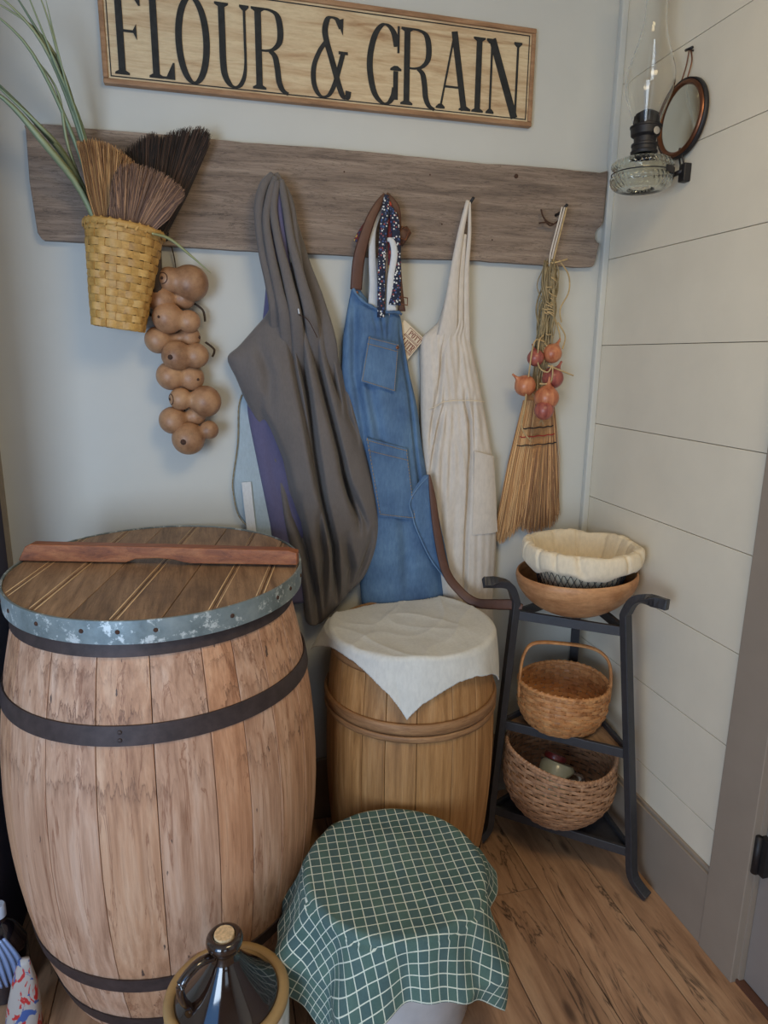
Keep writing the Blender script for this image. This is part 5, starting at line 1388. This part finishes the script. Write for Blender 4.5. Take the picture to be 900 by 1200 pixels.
# liner
LNR = (WC[0], WC[1], WC[2])
pl = lambda a: .5 + .5 * sin(9 * a + 1.3 * sin(2 * a)) 
def linermod(a, z): return 1.0
g = G(); NA = 220
lpf = resample([(.160, .118, .0), (.166, .124, .2), (.170, .135, .7), (.171, .155, .9), (.167, .172, 1), (.158, .178, 1), (.149, .170, 1), (.138, .140, .9), (.122, .10, .8), (.104, .05, .6), (.085, .016, .4), (.05, .010, .2), (.002, .010, 0)], 64)
V = []
for idx, (r, z, w) in enumerate(lpf):
    for k in range(NA):
        a = 2 * pi * k / NA
        f1 = 1 - 2.0 * exp(-(((13 * a + 2.2 * sin(2 * a) + 1.2 * sin(5 * a) + (0 if idx > 26 else z * 16)) % (2 * pi) - pi) / .55) ** 2); f2 = fbm(cos(a) * 3, sin(a) * 3, z * 9)
        dep = (-.0040 if idx > 26 else .0048) * w
        rr = r + dep * (abs(f1) ** .6 * (1 if f1 > 0 else -1)) + (.004 if idx > 26 else .009) * f2
        zz_ = z + (.006 * sin(5 * a + 1) * (1 - min(1, idx / 14)) + .014 * f2 * (1 - min(1, idx / 18))) + (.004 * f1 * w if 14 < idx < 30 else 0) + (.006 * fbm(cos(a) * 2 + 4, sin(a) * 2) if idx > 10 else 0)
        V.append((LNR[0] + rr * cos(a) * 1.0, LNR[1] + rr * sin(a), LNR[2] + zz_))
F = [(i * NA + k, i * NA + (k + 1) % NA, (i + 1) * NA + (k + 1) % NA, (i + 1) * NA + k) for i in range(len(lpf) - 1) for k in range(NA)]
g.add(V, F)
o = put('cloth_liner', g, M['liner'], None, True); m = o.modifiers.new('s', 'SOLIDIFY'); m.thickness = .0015; m.offset = 0
tag(o, 'cream gathered cloth liner folded over the rim of the wire basket', 'cloth')

# handled basket on the middle tier
HB = (-.213, -.300, .4365)
hbk = thing('handled_basket', HB, 'round honey splint basket with an arched handle on the middle tier', 'basket')
hprof = lambda t: (.104 + .029 * sin(min(1, t * 1.8) * pi / 2) - .001 * t, .138 * t)
sh1 = lambda a, t: 1 + .025 * cos(2 * a + .8)
rz1 = lambda a, t: .004 * sin(2 * a) * t
f1 = weave(hbk, HB, hprof, M['split'], 26, 11, .014, .0018, sh1, .008, rz1)
g = G(); sweep([f1(2 * pi * k / 72, 1.0, .001) for k in range(72)], .0055, .006, face=(0, 0, 1), closed=True, g=g); rmo = put('rim', g, M['split'], hbk, True)
lash = G()
for k in range(40):
    a = 2 * pi * k / 40
    q = [f1(a + d, 1.0, o_) + Vector((0, 0, z_)) for d, o_, z_ in ((0, .0055, -.007), (.05, .006, .001), (.10, .001, .0062), (.14, -.005, .0))]
    sweep(q, .003, .0009, face=(cos(a), sin(a), .4), square=True, g=lash)
put('rim_lashing', lash, M['split'], rmo)
put('bottom', lathe(HB, [(.001, .001), (.103, .001), (.103, .004), (.001, .004)], 40), M['split'], hbk)
ha, hb2 = radians(168), radians(-28)
pA, pB = f1(ha, 1.0, .003), f1(hb2, 1.0, .003)
pts = [pA + Vector((0, 0, -.05)), pA + Vector((0, 0, .02)), pA.lerp(pB, .03) + Vector((0, 0, .090)), pA.lerp(pB, .14) + Vector((0, 0, .130)), pA.lerp(pB, .45) + Vector((0, 0, .134)), pA.lerp(pB, .77) + Vector((0, 0, .124)), pA.lerp(pB, .94) + Vector((0, 0, .092)), pB + Vector((.0, 0, .035)), pB + Vector((0, 0, -.05))]
dAB = (pB - pA).normalized(); nrm = Vector((-dAB.y, dAB.x, 0))
mid = (pA + pB) / 2
put('handle', sweep(resample(pts, 50), .010, .0048, face=lambda p, u: (p - mid + Vector((0, 0, .02))), square=False, n=10), M['split'], hbk, True)

# lower basket
LB = (-.222, -.330, .1285)
lbk = thing('woven_basket', LB, 'big brown reed basket with a scooped front rim on the bottom tier', 'basket')
lprof = lambda t: (.080 + .088 * sin(min(1, t * 1.7) * pi / 2) ** .8 - .014 * max(0, t - .7), .200 * t)
sh2 = lambda a, t: 1 + .03 * cos(a * 2)
fa_ = radians(-75)
rz2 = lambda a, t: t ** 1.3 * (.034 * (1 - cos(2 * (a - fa_))) / 2 + .10 * (.5 - .5 * cos(a - fa_)) ** 3 * .35 + .01)
f2 = weave(lbk, LB, lprof, M['reed'], 30, 17, .009, .0020, sh2, .0036, rz2, seg=4, dens=.80)
g = G(); P_ = [f2(2 * pi * k / 90, 1.0, .0) for k in range(90)]; sweep(P_, .0055, .0065, face=(0, 0, 1), closed=True, g=g); rmo = put('rim', g, M['reed'], lbk, True)
lash = G()
for k in range(70):
    a = 2 * pi * k / 70
    q = [f2(a + d, 1.0, o_) + Vector((0, 0, z_)) for d, o_, z_ in ((0, .0055, -.006), (.03, .006, .001), (.06, .001, .007), (.085, -.005, .0))]
    sweep(q, .0022, .0009, face=(cos(a), sin(a), .4), square=True, g=lash)
put('rim_lashing', lash, M['reed'], rmo)
put('bottom', lathe(LB, [(.001, .001), (.081, .001), (.085, .005), (.001, .006)], 40), M['reed'], lbk)
tn = thing('tin_canister', (-.24, -.335, .24), 'pale enamel canister with a dark red top lying in the lower basket', 'canister')
T2 = Matrix.Translation((-.240, -.330, .245)) @ Matrix.Rotation(radians(25), 4, 'Y') @ Matrix.Rotation(radians(-15), 4, 'X')
put('body', xform(lathe((0, 0, 0), [(.001, -.06), (.050, -.06), (.054, -.05), (.054, .05), (.046, .062), (.001, .064)], 40), T2), M['enamel'], tn, True, angle=40)
put('red_top', xform(lathe((-.01, .012, 0), [(.001, .064), (.034, .064), (.036, .070), (.032, .082), (.001, .084)], 32), T2), M['redlid'], tn, True, angle=40)
kb = thing('metal_dish', (-.205, -.36, .22), 'small shiny metal dish beside the canister in the lower basket', 'dish')
put('dish_shell', lathe((-.195, -.375, .272), [(.001, -.02), (.018, -.018), (.032, -.006), (.036, .004), (.026, .014), (.001, .018)], 32, sy=.8), M['steel'], kb, True)
put('filler', lathe((-.235, -.335, .14), [(.001, 0), (.10, 0), (.13, .03), (.12, .055), (.001, .06)], 32), M['scar'], kb) if False else None
